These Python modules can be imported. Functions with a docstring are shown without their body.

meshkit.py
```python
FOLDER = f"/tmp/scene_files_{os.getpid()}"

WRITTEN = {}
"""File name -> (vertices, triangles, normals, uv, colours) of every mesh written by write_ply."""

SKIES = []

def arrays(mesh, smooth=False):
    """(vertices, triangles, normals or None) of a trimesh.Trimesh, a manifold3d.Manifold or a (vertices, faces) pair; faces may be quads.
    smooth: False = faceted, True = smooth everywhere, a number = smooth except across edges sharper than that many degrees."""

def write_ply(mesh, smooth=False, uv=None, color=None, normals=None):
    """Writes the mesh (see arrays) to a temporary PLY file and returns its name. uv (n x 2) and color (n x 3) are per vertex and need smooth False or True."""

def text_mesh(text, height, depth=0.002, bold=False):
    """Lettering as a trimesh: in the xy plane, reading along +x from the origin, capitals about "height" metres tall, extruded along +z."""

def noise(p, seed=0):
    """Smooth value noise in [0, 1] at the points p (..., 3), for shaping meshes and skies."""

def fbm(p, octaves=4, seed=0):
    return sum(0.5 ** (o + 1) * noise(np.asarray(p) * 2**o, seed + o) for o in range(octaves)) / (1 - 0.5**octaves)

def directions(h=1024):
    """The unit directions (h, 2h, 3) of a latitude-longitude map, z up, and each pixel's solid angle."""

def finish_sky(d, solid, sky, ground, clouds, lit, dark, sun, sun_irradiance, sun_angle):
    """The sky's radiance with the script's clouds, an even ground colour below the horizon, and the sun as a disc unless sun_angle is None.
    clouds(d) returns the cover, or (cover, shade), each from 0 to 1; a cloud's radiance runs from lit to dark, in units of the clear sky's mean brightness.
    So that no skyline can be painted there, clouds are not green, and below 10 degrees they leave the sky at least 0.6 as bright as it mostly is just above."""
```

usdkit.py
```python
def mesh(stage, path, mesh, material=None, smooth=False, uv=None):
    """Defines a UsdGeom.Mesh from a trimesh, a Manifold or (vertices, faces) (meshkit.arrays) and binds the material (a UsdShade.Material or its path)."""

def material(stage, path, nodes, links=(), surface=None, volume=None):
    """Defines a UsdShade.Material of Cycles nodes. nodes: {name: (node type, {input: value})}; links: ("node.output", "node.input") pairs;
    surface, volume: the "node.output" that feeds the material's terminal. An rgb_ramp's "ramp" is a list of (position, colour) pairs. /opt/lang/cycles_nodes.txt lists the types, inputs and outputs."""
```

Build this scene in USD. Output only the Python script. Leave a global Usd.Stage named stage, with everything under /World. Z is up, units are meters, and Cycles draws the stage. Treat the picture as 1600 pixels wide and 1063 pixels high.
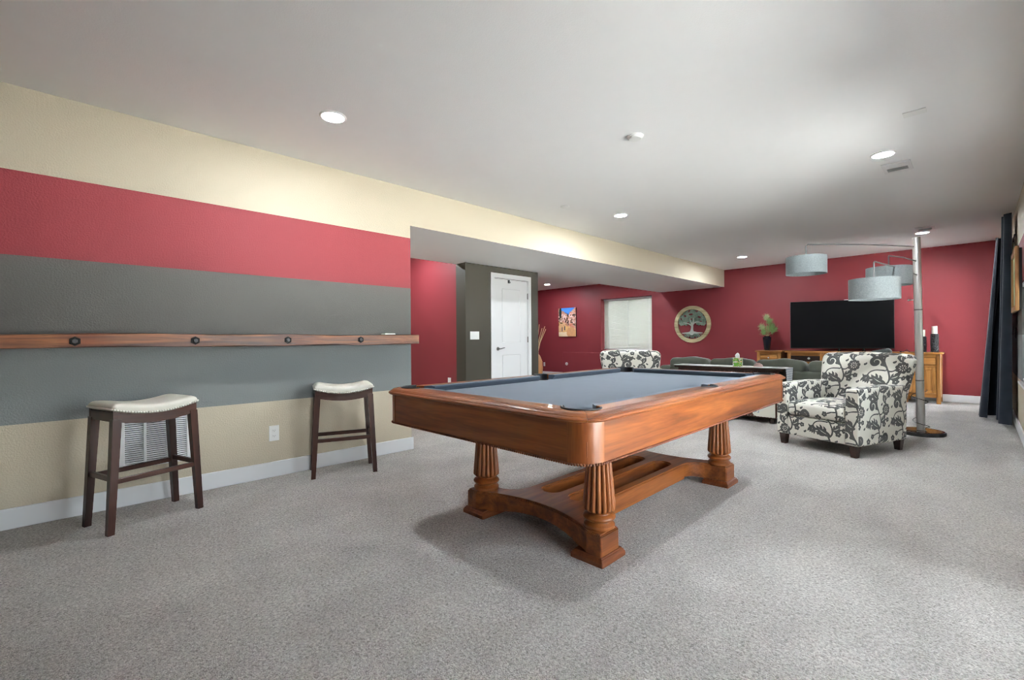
import math, random
import numpy as np
import trimesh, usdkit, meshkit
import manifold3d as m3
import shapely.geometry as sg
import shapely.affinity as sa
from shapely.ops import unary_union
from scipy import ndimage
from pxr import Usd, UsdGeom, UsdLux, UsdShade, Gf, Sdf, Vt

stage = Usd.Stage.CreateInMemory()
UsdGeom.SetStageUpAxis(stage, 'Z')
UsdGeom.SetStageMetersPerUnit(stage, 1.0)
UsdGeom.Xform.Define(stage, '/World')
UsdGeom.Scope.Define(stage, '/World/Looks')
PI = math.pi
RNG = np.random.default_rng(7)

# ---------------------------------------------------------------- camera, sky, exposure
EXPOSURE = 0.36
LAMP = 740.0                      # radiance of the ceiling lamps' diffusers
SKY = 3.0
yaw, pitch, roll = .7975, -.0008, -.007
cy_, sy_ = math.cos(yaw), math.sin(yaw)
fwd = np.array([-sy_ * math.cos(pitch), cy_ * math.cos(pitch), math.sin(pitch)])
r0 = np.array([cy_, sy_, 0.])
u0 = np.cross(r0, fwd)
rr_ = r0 * math.cos(roll) + u0 * math.sin(roll)
uu_ = -r0 * math.sin(roll) + u0 * math.cos(roll)
cam = UsdGeom.Camera.Define(stage, '/World/camera')
cam.CreateHorizontalApertureAttr(36.0)
cam.CreateVerticalApertureAttr(36.0 * 1063 / 1600)
cam.CreateFocalLengthAttr(36.0 * 711 / 1600)
cam.CreateClippingRangeAttr(Gf.Vec2f(0.02, 500))
cam.CreateExposureAttr(EXPOSURE)
M = Gf.Matrix4d(1)
for i, v in enumerate((rr_, uu_, -fwd)):
    M.SetRow(i, Gf.Vec4d(*map(float, v), 0))
M.SetRow(3, Gf.Vec4d(0, 0, 1.10, 1))
cam.AddTransformOp().Set(M)

sky = UsdLux.DomeLight.Define(stage, '/World/sky')
sky.CreateIntensityAttr(SKY)
sky.CreateColorAttr(Gf.Vec3f(.86, .93, 1.0))
SUN = 75.0                       # the sun stands behind the house and lights the ground outside
sun = UsdLux.DistantLight.Define(stage, '/World/sun')
sun.CreateIntensityAttr(SUN)
sun.CreateNormalizeAttr(True)
sun.CreateAngleAttr(.53)
sun.CreateColorAttr(Gf.Vec3f(1.0, .98, .96))
sun.AddRotateXYZOp().Set(Gf.Vec3f(0, -35, 12))

# ---------------------------------------------------------------- helpers
used = {}


def numbered(path):
    k = used.get(path, -1) + 1
    used[path] = k
    return path if k == 0 else f'{path}_{k:03d}'


def keys(p, label=None, cat=None, group=None, kind=None):
    p = p.GetPrim() if hasattr(p, 'GetPrim') else p
    for k, v in (('label', label), ('category', cat), ('group', group), ('kind', kind)):
        if v:
            p.SetCustomDataByKey(k, v)
    return p


def pth(parent):
    if parent is None:
        return '/World'
    return str(parent.GetPath()) if hasattr(parent, 'GetPath') else str(parent)


def obj(name, mesh, mat, parent=None, smooth=30, label=None, kind=None, xf=None):
    path = numbered(pth(parent) + '/' + name)
    if isinstance(mesh, (list, tuple)) and not isinstance(mesh[0], np.ndarray):
        mesh = cat(mesh)
    m = usdkit.mesh(stage, path, mesh, mat, smooth=smooth)
    if label or kind:
        keys(m.GetPrim(), label=label, kind=kind)
    return m.GetPrim()


def thing(name, label, category, loc=(0, 0, 0), rotz=0., group=None, kind=None):
    x = UsdGeom.Xform.Define(stage, numbered('/World/' + name))
    x.AddTranslateOp().Set(Gf.Vec3d(*map(float, loc)))
    if rotz:
        x.AddRotateZOp().Set(float(rotz))
    return keys(x, label, category, group, kind)


def dup(root, loc, rotz, label, group=None):
    was = root.GetCustomData()
    base = root.GetName()
    r = thing(base, label, was['category'], loc, rotz, group or was.get('group'))
    r.GetReferences().AddInternalReference(root.GetPath())
    r.SetInstanceable(True)
    return r


def struct(name, mesh, mat, label=None, smooth=False, parent=None):
    p = obj(name, mesh, mat, parent, smooth=smooth)
    keys(p, label=label, kind='structure' if parent is None else None)
    return p


def group_struct(name, label, loc=(0, 0, 0)):
    x = UsdGeom.Xform.Define(stage, numbered('/World/' + name))
    x.AddTranslateOp().Set(Gf.Vec3d(*map(float, loc)))
    return keys(x, label=label, kind='structure')


# --- meshes
def cat(ms):
    return trimesh.util.concatenate(list(ms))


def moved(m, t=(0, 0, 0), rx=0, ry=0, rz=0):
    m = m.copy()
    T = trimesh.transformations
    for a, ax in ((rx, (1, 0, 0)), (ry, (0, 1, 0)), (rz, (0, 0, 1))):
        if a:
            m.apply_transform(T.rotation_matrix(a, ax))
    m.apply_translation(t)
    return m


def cbox(x0, x1, y0, y1, z0, z1, b=.003):
    h = np.array([x1 - x0, y1 - y0, z1 - z0]) / 2
    c = np.array([x1 + x0, y1 + y0, z1 + z0]) / 2
    b = min(b, .45 * h.min())
    if b <= 0:
        m = trimesh.creation.box(2 * h)
        m.apply_translation(c)
        return m
    p = []
    for s in np.ndindex(2, 2, 2):
        s = np.array(s) * 2 - 1
        for k in range(3):
            q = h - b
            q[k] = h[k]
            p.append(s * q)
    m = trimesh.convex.convex_hull(np.array(p))
    m.apply_translation(c)
    return m


def box(x0, x1, y0, y1, z0, z1):
    return cbox(x0, x1, y0, y1, z0, z1, 0)


def hexa(bottom, top, z0, z1):
    """convex solid between two quads (lists of xy) at z0 and z1"""
    p = [(x, y, z0) for x, y in bottom] + [(x, y, z1) for x, y in top]
    return trimesh.convex.convex_hull(np.array(p, float))


def grid_faces(n, m, wrap_n=False, wrap_m=False):
    f = []
    i = np.arange(n if wrap_n else n - 1)
    j = np.arange(m if wrap_m else m - 1)
    I, J = np.meshgrid(i, j, indexing='ij')
    I2, J2 = (I + 1) % n, (J + 1) % m
    a, b, c, d = I * m + J, I2 * m + J, I2 * m + J2, I * m + J2
    q = np.stack([a, b, c, d], -1).reshape(-1, 4)
    return np.vstack([q[:, [0, 1, 2]], q[:, [0, 2, 3]]])


def lathe(prof, n=40, mod=None):
    prof = np.array(prof, float)
    th = np.linspace(0, 2 * PI, n, endpoint=False)
    R = np.maximum(prof[:, 0], 1e-5)[:, None] * np.ones(n)
    if mod is not None:
        R = mod(R, th[None, :], prof[:, 1:2])
    v = np.stack([R * np.cos(th), R * np.sin(th), prof[:, 1:2] * np.ones(n)], -1).reshape(-1, 3)
    f = grid_faces(len(prof), n, wrap_m=True)[:, ::-1]
    m = trimesh.Trimesh(v, f, process=False)
    return m


def tube(pts, r, n=10, closed=False, caps=True):
    pts = np.array(pts, float)
    N = len(pts)
    rad = np.broadcast_to(np.array(r, float), (N,))
    if closed:
        t = np.roll(pts, -1, 0) - np.roll(pts, 1, 0)
    else:
        t = np.gradient(pts, axis=0)
    t /= np.linalg.norm(t, axis=1, keepdims=True) + 1e-12
    u = np.cross(t[0], [0, 0, 1.])
    if np.linalg.norm(u) < 1e-3:
        u = np.cross(t[0], [0, 1., 0])
    u /= np.linalg.norm(u)
    V = []
    a = np.linspace(0, 2 * PI, n, endpoint=False)
    for i in range(N):
        u = u - t[i] * (u @ t[i])
        u /= np.linalg.norm(u) + 1e-12
        w = np.cross(t[i], u)
        V.append(pts[i] + rad[i] * (np.cos(a)[:, None] * u + np.sin(a)[:, None] * w))
    V = np.vstack(V)
    f = grid_faces(N, n, wrap_n=closed, wrap_m=True)
    if caps and not closed:
        V = np.vstack([V, pts[0], pts[-1]])
        k = len(V)
        for j in range(n):
            f = np.vstack([f, [[k - 2, (j + 1) % n, j], [k - 1, (N - 1) * n + j, (N - 1) * n + (j + 1) % n]]])
    m = trimesh.Trimesh(V, f, process=False)
    return m


def extr(poly, z0, z1):
    parts = []
    for g in getattr(poly, 'geoms', [poly]):
        if g.area > 1e-9:
            m = trimesh.creation.extrude_polygon(g, z1 - z0, engine='earcut')
            m.apply_translation((0, 0, z0))
            parts.append(m)
    return cat(parts)


def extr_xz(poly, y0, y1):
    """polygon given in (x, z), extruded along y"""
    m = extr(poly, 0, y1 - y0)
    v = m.vertices.copy()
    m.vertices = np.stack([v[:, 0], y1 - v[:, 2], v[:, 1]], 1)
    return m


def extr_yz(poly, x0, x1):
    m = extr(poly, 0, x1 - x0)
    v = m.vertices.copy()
    m.vertices = np.stack([x0 + v[:, 2], v[:, 0], v[:, 1]], 1)
    return m


def man(m):
    m = m.copy()
    m.merge_vertices()
    if m.volume < 0:
        m.invert()
    return m3.Manifold(m3.Mesh(np.array(m.vertices, np.float32), np.array(m.faces, np.uint32)))


def unman(x):
    k = x.to_mesh()
    return trimesh.Trimesh(np.array(k.vert_properties[:, :3]), np.array(k.tri_verts), process=False)


def cyl(r, z0, z1, c=(0, 0), n=32, b=0):
    b = min(b, r * .4, (z1 - z0) * .4)
    p = [(0, z0), (r - b, z0), (r, z0 + b), (r, z1 - b), (r - b, z1), (0, z1)] if b else [(0, z0), (r, z0), (r, z1), (0, z1)]
    m = lathe(p, n)
    m.apply_translation((c[0], c[1], 0))
    return m


def drill(r, z0, z1, x, y, n=40):
    return m3.Manifold.cylinder(z1 - z0, r, r, n).translate((x, y, z0))


def sphere(c, r, s=1):
    m = trimesh.creation.icosphere(s, r)
    m.apply_translation(c)
    return m


def rrect(hx, hy, r, n=8):
    pts = []
    for cx, cy, a0 in ((hx - r, hy - r, 0), (-hx + r, hy - r, 90), (-hx + r, -hy + r, 180), (hx - r, -hy + r, 270)):
        for a in np.linspace(a0, a0 + 90, n):
            pts.append((cx + r * math.cos(math.radians(a)), cy + r * math.sin(math.radians(a))))
    return np.array(pts)


def loft_rrect(hx, hy, r, prof, n=8, closed=True):
    """prof: (inset, z) points; rings of rounded rectangles joined"""
    V = []
    for d, z in prof:
        p = rrect(hx - d, hy - d, max(r - d, .002), n)
        V.append(np.column_stack([p, np.full(len(p), z)]))
    k = len(V[0])
    f = grid_faces(len(prof), k, wrap_n=closed, wrap_m=True)
    v = np.vstack(V)
    if not closed:
        v = np.vstack([v, [[0, 0, prof[0][1]], [0, 0, prof[-1][1]]]])
        e = len(prof) * k
        add = []
        for j in range(k):
            add += [[e, j, (j + 1) % k], [e + 1, (len(prof) - 1) * k + (j + 1) % k, (len(prof) - 1) * k + j]]
        f = np.vstack([f, add])
    m = trimesh.Trimesh(v, f, process=False)
    if m.volume < 0:
        m.invert()
    return m


def soft_box(c, size, r, step=.03, deform=None):
    """rounded box of six gridded faces; returns vertices, faces, flat face coordinates (u, v)"""
    h = np.array(size, float) / 2
    V, Fs, UV, off = [], [], [], 0
    for ax in range(3):
        for sgn in (-1, 1):
            a, b = [(1, 2), (2, 0), (0, 1)][ax]

            def line(hh):
                n = max(2, int(round(2 * (hh - r) / step)) + 1)
                k = max(2, int(round(r / step)) + 1)
                e = np.tan(np.linspace(0, PI / 4, k + 1))
                return np.concatenate([-(hh - r) - r * e[:0:-1], np.linspace(-(hh - r), hh - r, n), (hh - r) + r * e[1:]])
            la, lb = line(h[a]), line(h[b])
            A, B = np.meshgrid(la, lb, indexing='ij')
            P = np.zeros(A.shape + (3,))
            P[..., a], P[..., b], P[..., ax] = A, B, sgn * h[ax]
            inner = np.clip(P, -(h - r), h - r)
            d = P - inner
            d /= np.linalg.norm(d, axis=-1, keepdims=True)
            P = inner + r * d
            f = grid_faces(len(la), len(lb))
            if sgn < 0:
                f = f[:, ::-1]
            V.append(P.reshape(-1, 3))
            Fs.append(f + off)
            # u runs horizontally, v vertically (or along depth on tops)
            if ax == 0:
                uv = np.stack([A, B], -1)
            elif ax == 1:
                uv = np.stack([B, A], -1)
            else:
                uv = np.stack([A, B], -1)
            UV.append(uv.reshape(-1, 2) + ax * .37 + (sgn > 0) * .11)
            off += A.size
    V, Fs, UV = np.vstack(V), np.vstack(Fs), np.vstack(UV)
    if deform is not None:
        V = deform(V)
    return V + np.array(c), Fs, UV


def weld_normals(V, Fs):
    key = np.round(V, 5)
    _, inv = np.unique(key, axis=0, return_inverse=True)
    inv = inv.ravel()
    fn = np.cross(V[Fs[:, 1]] - V[Fs[:, 0]], V[Fs[:, 2]] - V[Fs[:, 0]])
    acc = np.zeros((inv.max() + 1, 3))
    for k in range(3):
        np.add.at(acc, inv[Fs[:, k]], fn)
    n = acc[inv]
    return n / (np.linalg.norm(n, axis=1, keepdims=True) + 1e-12)


def raw_mesh(name, V, Fs, mat, parent, normals=None, primvars=None, label=None, kind=None):
    path = numbered(pth(parent) + '/' + name)
    m = UsdGeom.Mesh.Define(stage, path)
    m.CreatePointsAttr(Vt.Vec3fArray.FromNumpy(np.ascontiguousarray(V, np.float32)))
    m.CreateFaceVertexCountsAttr(Vt.IntArray.FromNumpy(np.full(len(Fs), 3, np.int32)))
    m.CreateFaceVertexIndicesAttr(Vt.IntArray.FromNumpy(np.ascontiguousarray(Fs, np.int32).ravel()))
    m.CreateSubdivisionSchemeAttr('none')
    if normals is not None:
        m.CreateNormalsAttr(Vt.Vec3fArray.FromNumpy(np.ascontiguousarray(normals, np.float32)))
        m.SetNormalsInterpolation('vertex')
    api = UsdGeom.PrimvarsAPI(m)
    for k, a in (primvars or {}).items():
        if a.ndim == 1:
            api.CreatePrimvar(k, Sdf.ValueTypeNames.FloatArray, 'vertex').Set(Vt.FloatArray.FromNumpy(np.ascontiguousarray(a, np.float32)))
        else:
            api.CreatePrimvar(k, Sdf.ValueTypeNames.Color3fArray, 'vertex').Set(Vt.Vec3fArray.FromNumpy(np.ascontiguousarray(a, np.float32)))
    UsdShade.MaterialBindingAPI.Apply(m.GetPrim()).Bind(mat)
    if label or kind:
        keys(m.GetPrim(), label=label, kind=kind)
    return m.GetPrim()


def soft(name, parent, mat, c, size, r, step=.03, deform=None, label=None):
    V, Fs, UV = soft_box(c, size, r, step, deform)
    return raw_mesh(name, V, Fs, mat, parent, weld_normals(V, Fs), label=label)


# ---------------------------------------------------------------- materials
L = '/World/Looks/'


def plain(name, col, rough=.5, **kw):
    return usdkit.material(stage, L + name, {'p': ('principled_bsdf', {'base_color': col, 'roughness': rough, **kw})}, surface='p.BSDF')


def paint(name, col, rough=.55, bump=.25, scale=160., extra=None):
    n = {'g': ('geometry', {}), 'n': ('noise_texture', {'scale': scale, 'detail': 3.0, 'roughness': .55}),
         'n2': ('noise_texture', {'scale': 9.0, 'detail': 2.0}),
         'r': ('rgb_ramp', {'ramp': [(.25, [c * .995 for c in col]), (.75, [min(1, c * 1.005) for c in col])]}),
         'b': ('bump', {'strength': bump, 'distance': .004}),
         'p': ('principled_bsdf', {'roughness': rough, 'specular_ior_level': .35})}
    l = [('g.position', 'n.vector'), ('g.position', 'n2.vector'), ('n2.fac', 'r.fac'), ('r.color', 'p.base_color'), ('n.fac', 'b.height'), ('b.normal', 'p.normal')]
    return usdkit.material(stage, L + name, n, l, surface='p.BSDF')


CREAM, RED, GREY, DARK = (.57, .505, .385), (.205, .028, .0355), (.088, .087, .080), (.050, .046, .034)
PALE_GREY = (.205, .223, .220)
WHITE = (.88, .88, .875)


def striped(name, bump=.5):
    n = {'g': ('geometry', {}), 's': ('separate_xyz', {}),
         'n': ('noise_texture', {'scale': 95.0, 'detail': 3.0, 'roughness': .55}),
         'b': ('bump', {'strength': bump, 'distance': .006}),
         'g1': ('math', {'math_type': 'greater_than', 'value2': .614}), 'g2': ('math', {'math_type': 'greater_than', 'value2': 1.626}),
         'g3': ('math', {'math_type': 'greater_than', 'value2': 2.133}), 'g0': ('math', {'math_type': 'greater_than', 'value2': 1.115}), 'm0': ('mix_color', {'a': PALE_GREY, 'b': GREY}),
         'm1': ('mix_color', {'a': CREAM}), 'm2': ('mix_color', {'b': RED}), 'm3': ('mix_color', {'b': CREAM}),
         'p': ('principled_bsdf', {'roughness': .55, 'specular_ior_level': .25})}
    l = [('g.position', 's.vector'), ('g.position', 'n.vector'), ('n.fac', 'b.height'), ('b.normal', 'p.normal')]
    l += [('m0.result', 'm1.b')]
    for k in '0123':
        l += [('s.z', f'g{k}.value1'), (f'g{k}.value', f'm{k}.fac')]
    l += [('m1.result', 'm2.a'), ('m2.result', 'm3.a'), ('m3.result', 'p.base_color')]
    return usdkit.material(stage, L + name, n, l, surface='p.BSDF')


def wood(name, c0, c1, axis='x', scale=1., rough=.4, coat=.16, dark=None, stripes=7.):
    """grain runs along the given axis (world position)"""
    s = {'x': (.9, 14, 14), 'y': (14, .9, 14), 'z': (14, 14, .9)}[axis]
    s = [k * scale for k in s]
    n = {'t': ('texture_coordinate', {}), 'mp': ('mapping', {'scale': s}),
         'n': ('noise_texture', {'scale': 1.0, 'detail': 5.0, 'roughness': .6, 'distortion': .6}),
         'mp2': ('mapping', {'scale': [k * stripes for k in s]}),
         'n2': ('noise_texture', {'scale': 1.0, 'detail': 3.0, 'roughness': .6}),
         'r': ('rgb_ramp', {'ramp': [(.28, dark or [k * .6 for k in c0]), (.42, c0), (.62, c1), (.8, [min(1, k * 1.2) for k in c1])]}),
         'r2': ('rgb_ramp', {'ramp': [(.3, (.72, .72, .72)), (.6, (1, 1, 1))]}),
         'mx': ('mix_color', {'blend_type': 'multiply', 'fac': .8}),
         'p': ('principled_bsdf', {'roughness': rough, 'coat_weight': coat, 'coat_roughness': .12, 'specular_ior_level': .32})}
    l = [('t.object', 'mp.vector'), ('mp.vector', 'n.vector'), ('n.fac', 'r.fac'), ('t.object', 'mp2.vector'), ('mp2.vector', 'n2.vector'),
         ('n2.fac', 'r2.fac'), ('r.color', 'mx.a'), ('r2.color', 'mx.b'), ('mx.result', 'p.base_color')]
    return usdkit.material(stage, L + name, n, l, surface='p.BSDF')


def cloth(name, c0, c1, scale=600., rough=.9, sheen=.3, bump=.3, big=6., tint=None):
    n = {'t': ('texture_coordinate', {}), 'n': ('noise_texture', {'scale': scale, 'detail': 2.0}), 'n2': ('noise_texture', {'scale': big, 'detail': 3.0}),
         'r': ('rgb_ramp', {'ramp': [(.3, c0), (.7, c1)]}), 'b': ('bump', {'strength': bump, 'distance': .002}),
         'p': ('principled_bsdf', {'roughness': rough, 'sheen_weight': sheen, 'sheen_roughness': .4, 'specular_ior_level': .2, **({'sheen_tint': tint} if tint else {})})}
    l = [('t.object', 'n.vector'), ('t.object', 'n2.vector'), ('n2.fac', 'r.fac'), ('r.color', 'p.base_color'), ('n.fac', 'b.height'), ('b.normal', 'p.normal')]
    return usdkit.material(stage, L + name, n, l, surface='p.BSDF')


def carpet(name):
    n = {'g': ('geometry', {}),
         'n': ('noise_texture', {'scale': 105.0, 'detail': 4.0, 'roughness': .62, 'distortion': 1.0}),
         'f': ('voronoi_texture', {'scale': 210.0, 'feature': 'f1'}),
         'w': ('noise_texture', {'scale': 1.2, 'detail': 4.0, 'roughness': .6, 'distortion': 1.4}),
         'mp': ('mapping', {'scale': (3.2, 1.1, 1.0), 'rotation': (0, 0, .5)}),
         'k': ('noise_texture', {'scale': 1.0, 'detail': 2.0}),
         'r': ('rgb_ramp', {'ramp': [(.34, (.355, .325, .295)), (.5, (.675, .63, .585)), (.66, (.93, .885, .83))]}),
         'rf': ('rgb_ramp', {'ramp': [(.0, (1, 1, 1)), (.6, (.84, .84, .84)), (1.0, (.6, .6, .6))]}),
         'rw': ('rgb_ramp', {'ramp': [(.32, (.84, .84, .84)), (.68, (1, 1, 1))]}),
         'rk': ('rgb_ramp', {'ramp': [(.35, (.9, .9, .9)), (.65, (1, 1, 1))]}),
         'x': ('mix_color', {'blend_type': 'multiply', 'fac': 1.0}), 'x2': ('mix_color', {'blend_type': 'multiply', 'fac': 1.0}), 'x3': ('mix_color', {'blend_type': 'multiply', 'fac': .6}),
         'b': ('bump', {'strength': .85, 'distance': .011}), 'h': ('math', {'math_type': 'subtract'}),
         'p': ('principled_bsdf', {'roughness': 1.0, 'specular_ior_level': .1, 'sheen_weight': .12, 'sheen_roughness': .5})}
    l = [('g.position', 'n.vector'), ('g.position', 'f.vector'), ('g.position', 'w.vector'), ('g.position', 'mp.vector'), ('mp.vector', 'k.vector'),
         ('n.fac', 'r.fac'), ('f.distance', 'rf.fac'), ('w.fac', 'rw.fac'), ('k.fac', 'rk.fac'), ('r.color', 'x.a'), ('rw.color', 'x.b'), ('x.result', 'x2.a'), ('rk.color', 'x2.b'),
         ('x2.result', 'x3.a'), ('rf.color', 'x3.b'), ('x3.result', 'p.base_color'), ('n.fac', 'h.value1'), ('f.distance', 'h.value2'), ('h.value', 'b.height'), ('b.normal', 'p.normal')]
    return usdkit.material(stage, L + name, n, l, surface='p.BSDF')


def soffit_paint(name):
    n = {'g': ('geometry', {}), 's': ('separate_xyz', {}), 'lt': ('math', {'math_type': 'less_than', 'value2': -.5}),
         'n': ('noise_texture', {'scale': 95.0, 'detail': 3.0}), 'b': ('bump', {'strength': .35, 'distance': .005}),
         'm': ('mix_color', {'a': CREAM, 'b': WHITE}), 'p': ('principled_bsdf', {'roughness': .6, 'specular_ior_level': .3})}
    l = [('g.true_normal', 's.vector'), ('s.z', 'lt.value1'), ('lt.value', 'm.fac'), ('m.result', 'p.base_color'), ('g.position', 'n.vector'), ('n.fac', 'b.height'), ('b.normal', 'p.normal')]
    return usdkit.material(stage, L + name, n, l, surface='p.BSDF')


def printed(name, rough=.8, sheen=0.):
    n = {'a': ('attribute', {'attribute': 'tone'}), 'p': ('principled_bsdf', {'roughness': rough, 'sheen_weight': sheen, 'specular_ior_level': .25})}
    return usdkit.material(stage, L + name, n, [('a.color', 'p.base_color')], surface='p.BSDF')


def damask(name):
    n = {'a': ('attribute', {'attribute': 'motif'}), 't': ('texture_coordinate', {}),
         'r': ('rgb_ramp', {'ramp': [(.485, (.66, .64, .565)), (.515, (.075, .076, .072))]}),
         'n': ('noise_texture', {'scale': 900.0, 'detail': 2.0}), 'b': ('bump', {'strength': .25, 'distance': .002}),
         'p': ('principled_bsdf', {'roughness': .85, 'sheen_weight': .15, 'specular_ior_level': .25})}
    l = [('a.fac', 'r.fac'), ('r.color', 'p.base_color'), ('t.object', 'n.vector'), ('n.fac', 'b.height'), ('b.normal', 'p.normal')]
    return usdkit.material(stage, L + name, n, l, surface='p.BSDF')


def lattice(name):
    n = {'t': ('texture_coordinate', {}), 'v': ('voronoi_texture', {'scale': 55.0, 'feature': 'f1'}),
         'r': ('rgb_ramp', {'ramp': [(.2, (.006, .006, .007)), (.6, (.022, .022, .024))]}), 'b': ('bump', {'strength': 1.0, 'distance': .01}),
         'p': ('principled_bsdf', {'roughness': .45, 'specular_ior_level': .25})}
    l = [('t.object', 'v.vector'), ('v.distance', 'r.fac'), ('r.color', 'p.base_color'), ('v.distance', 'b.height'), ('b.normal', 'p.normal')]
    return usdkit.material(stage, L + name, n, l, surface='p.BSDF')


def chevron(name):
    n = {'t': ('texture_coordinate', {}), 's': ('separate_xyz', {}),
         'pp': ('math', {'math_type': 'pingpong', 'value2': .022}), 'ad': ('math', {'math_type': 'multiply_add', 'value2': .9}),
         'md': ('math', {'math_type': 'pingpong', 'value2': .016}), 'dv': ('math', {'math_type': 'divide', 'value2': .016}),
         'r': ('rgb_ramp', {'ramp': [(.0, (.28, .34, .41)), (.3, (.36, .42, .48)), (.5, (.74, .77, .79)), (.9, (.82, .83, .83))]}),
         'p': ('principled_bsdf', {'roughness': .9, 'sheen_weight': .2})}
    l = [('t.object', 's.vector'), ('s.y', 'pp.value1'), ('pp.value', 'ad.value1'), ('s.z', 'ad.value3'), ('ad.value', 'md.value1'), ('md.value', 'dv.value1'), ('dv.value', 'r.fac'), ('r.color', 'p.base_color')]
    return usdkit.material(stage, L + name, n, l, surface='p.BSDF')


def rustic(name):
    n = {'t': ('texture_coordinate', {}), 'mp': ('mapping', {'scale': (30, 1.5, 30)}), 'n': ('noise_texture', {'scale': 1.0, 'detail': 6.0, 'roughness': .65, 'distortion': 1.0}),
         'mp2': ('mapping', {'scale': (2, 1.6, 2)}), 'k': ('noise_texture', {'scale': 1.0, 'detail': 3.0}),
         'r': ('rgb_ramp', {'ramp': [(.3, (.03, .012, .008)), (.47, (.13, .045, .016)), (.66, (.27, .105, .036)), (.8, (.36, .19, .09))]}),
         'rk': ('rgb_ramp', {'ramp': [(.38, (.75, .55, .45)), (.5, (1, 1, 1)), (.62, (1.0, .95, .95))]}),
         'x': ('mix_color', {'blend_type': 'multiply', 'fac': 1.0}), 'b': ('bump', {'strength': .3, 'distance': .004}),
         'p': ('principled_bsdf', {'roughness': .5, 'coat_weight': .08, 'coat_roughness': .25})}
    l = [('t.object', 'mp.vector'), ('mp.vector', 'n.vector'), ('n.fac', 'r.fac'), ('t.object', 'mp2.vector'), ('mp2.vector', 'k.vector'), ('k.fac', 'rk.fac'),
         ('r.color', 'x.a'), ('rk.color', 'x.b'), ('x.result', 'p.base_color'), ('n.fac', 'b.height'), ('b.normal', 'p.normal')]
    return usdkit.material(stage, L + name, n, l, surface='p.BSDF')


def emit(name, col, s):
    return usdkit.material(stage, L + name, {'e': ('emission', {'color': col, 'strength': s})}, surface='e.emission')


def pane(name):
    return usdkit.material(stage, L + name, {'t': ('transparent_bsdf', {'color': (.95, .97, .97)}), 'g': ('glossy_bsdf', {'color': (1, 1, 1), 'roughness': .02}), 'f': ('fresnel', {'IOR': 1.45}), 'm': ('mix_closure', {})},
                            [('f.fac', 'm.fac'), ('t.BSDF', 'm.closure1'), ('g.BSDF', 'm.closure2')], surface='m.closure')


def thin_shade(name, col, trans, fac):
    return usdkit.material(stage, L + name, {'d': ('principled_bsdf', {'base_color': col, 'roughness': .8}), 't': ('translucent_bsdf', {'color': trans}), 'm': ('mix_closure', {'fac': fac})},
                            [('d.BSDF', 'm.closure1'), ('t.BSDF', 'm.closure2')], surface='m.closure')


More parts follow.
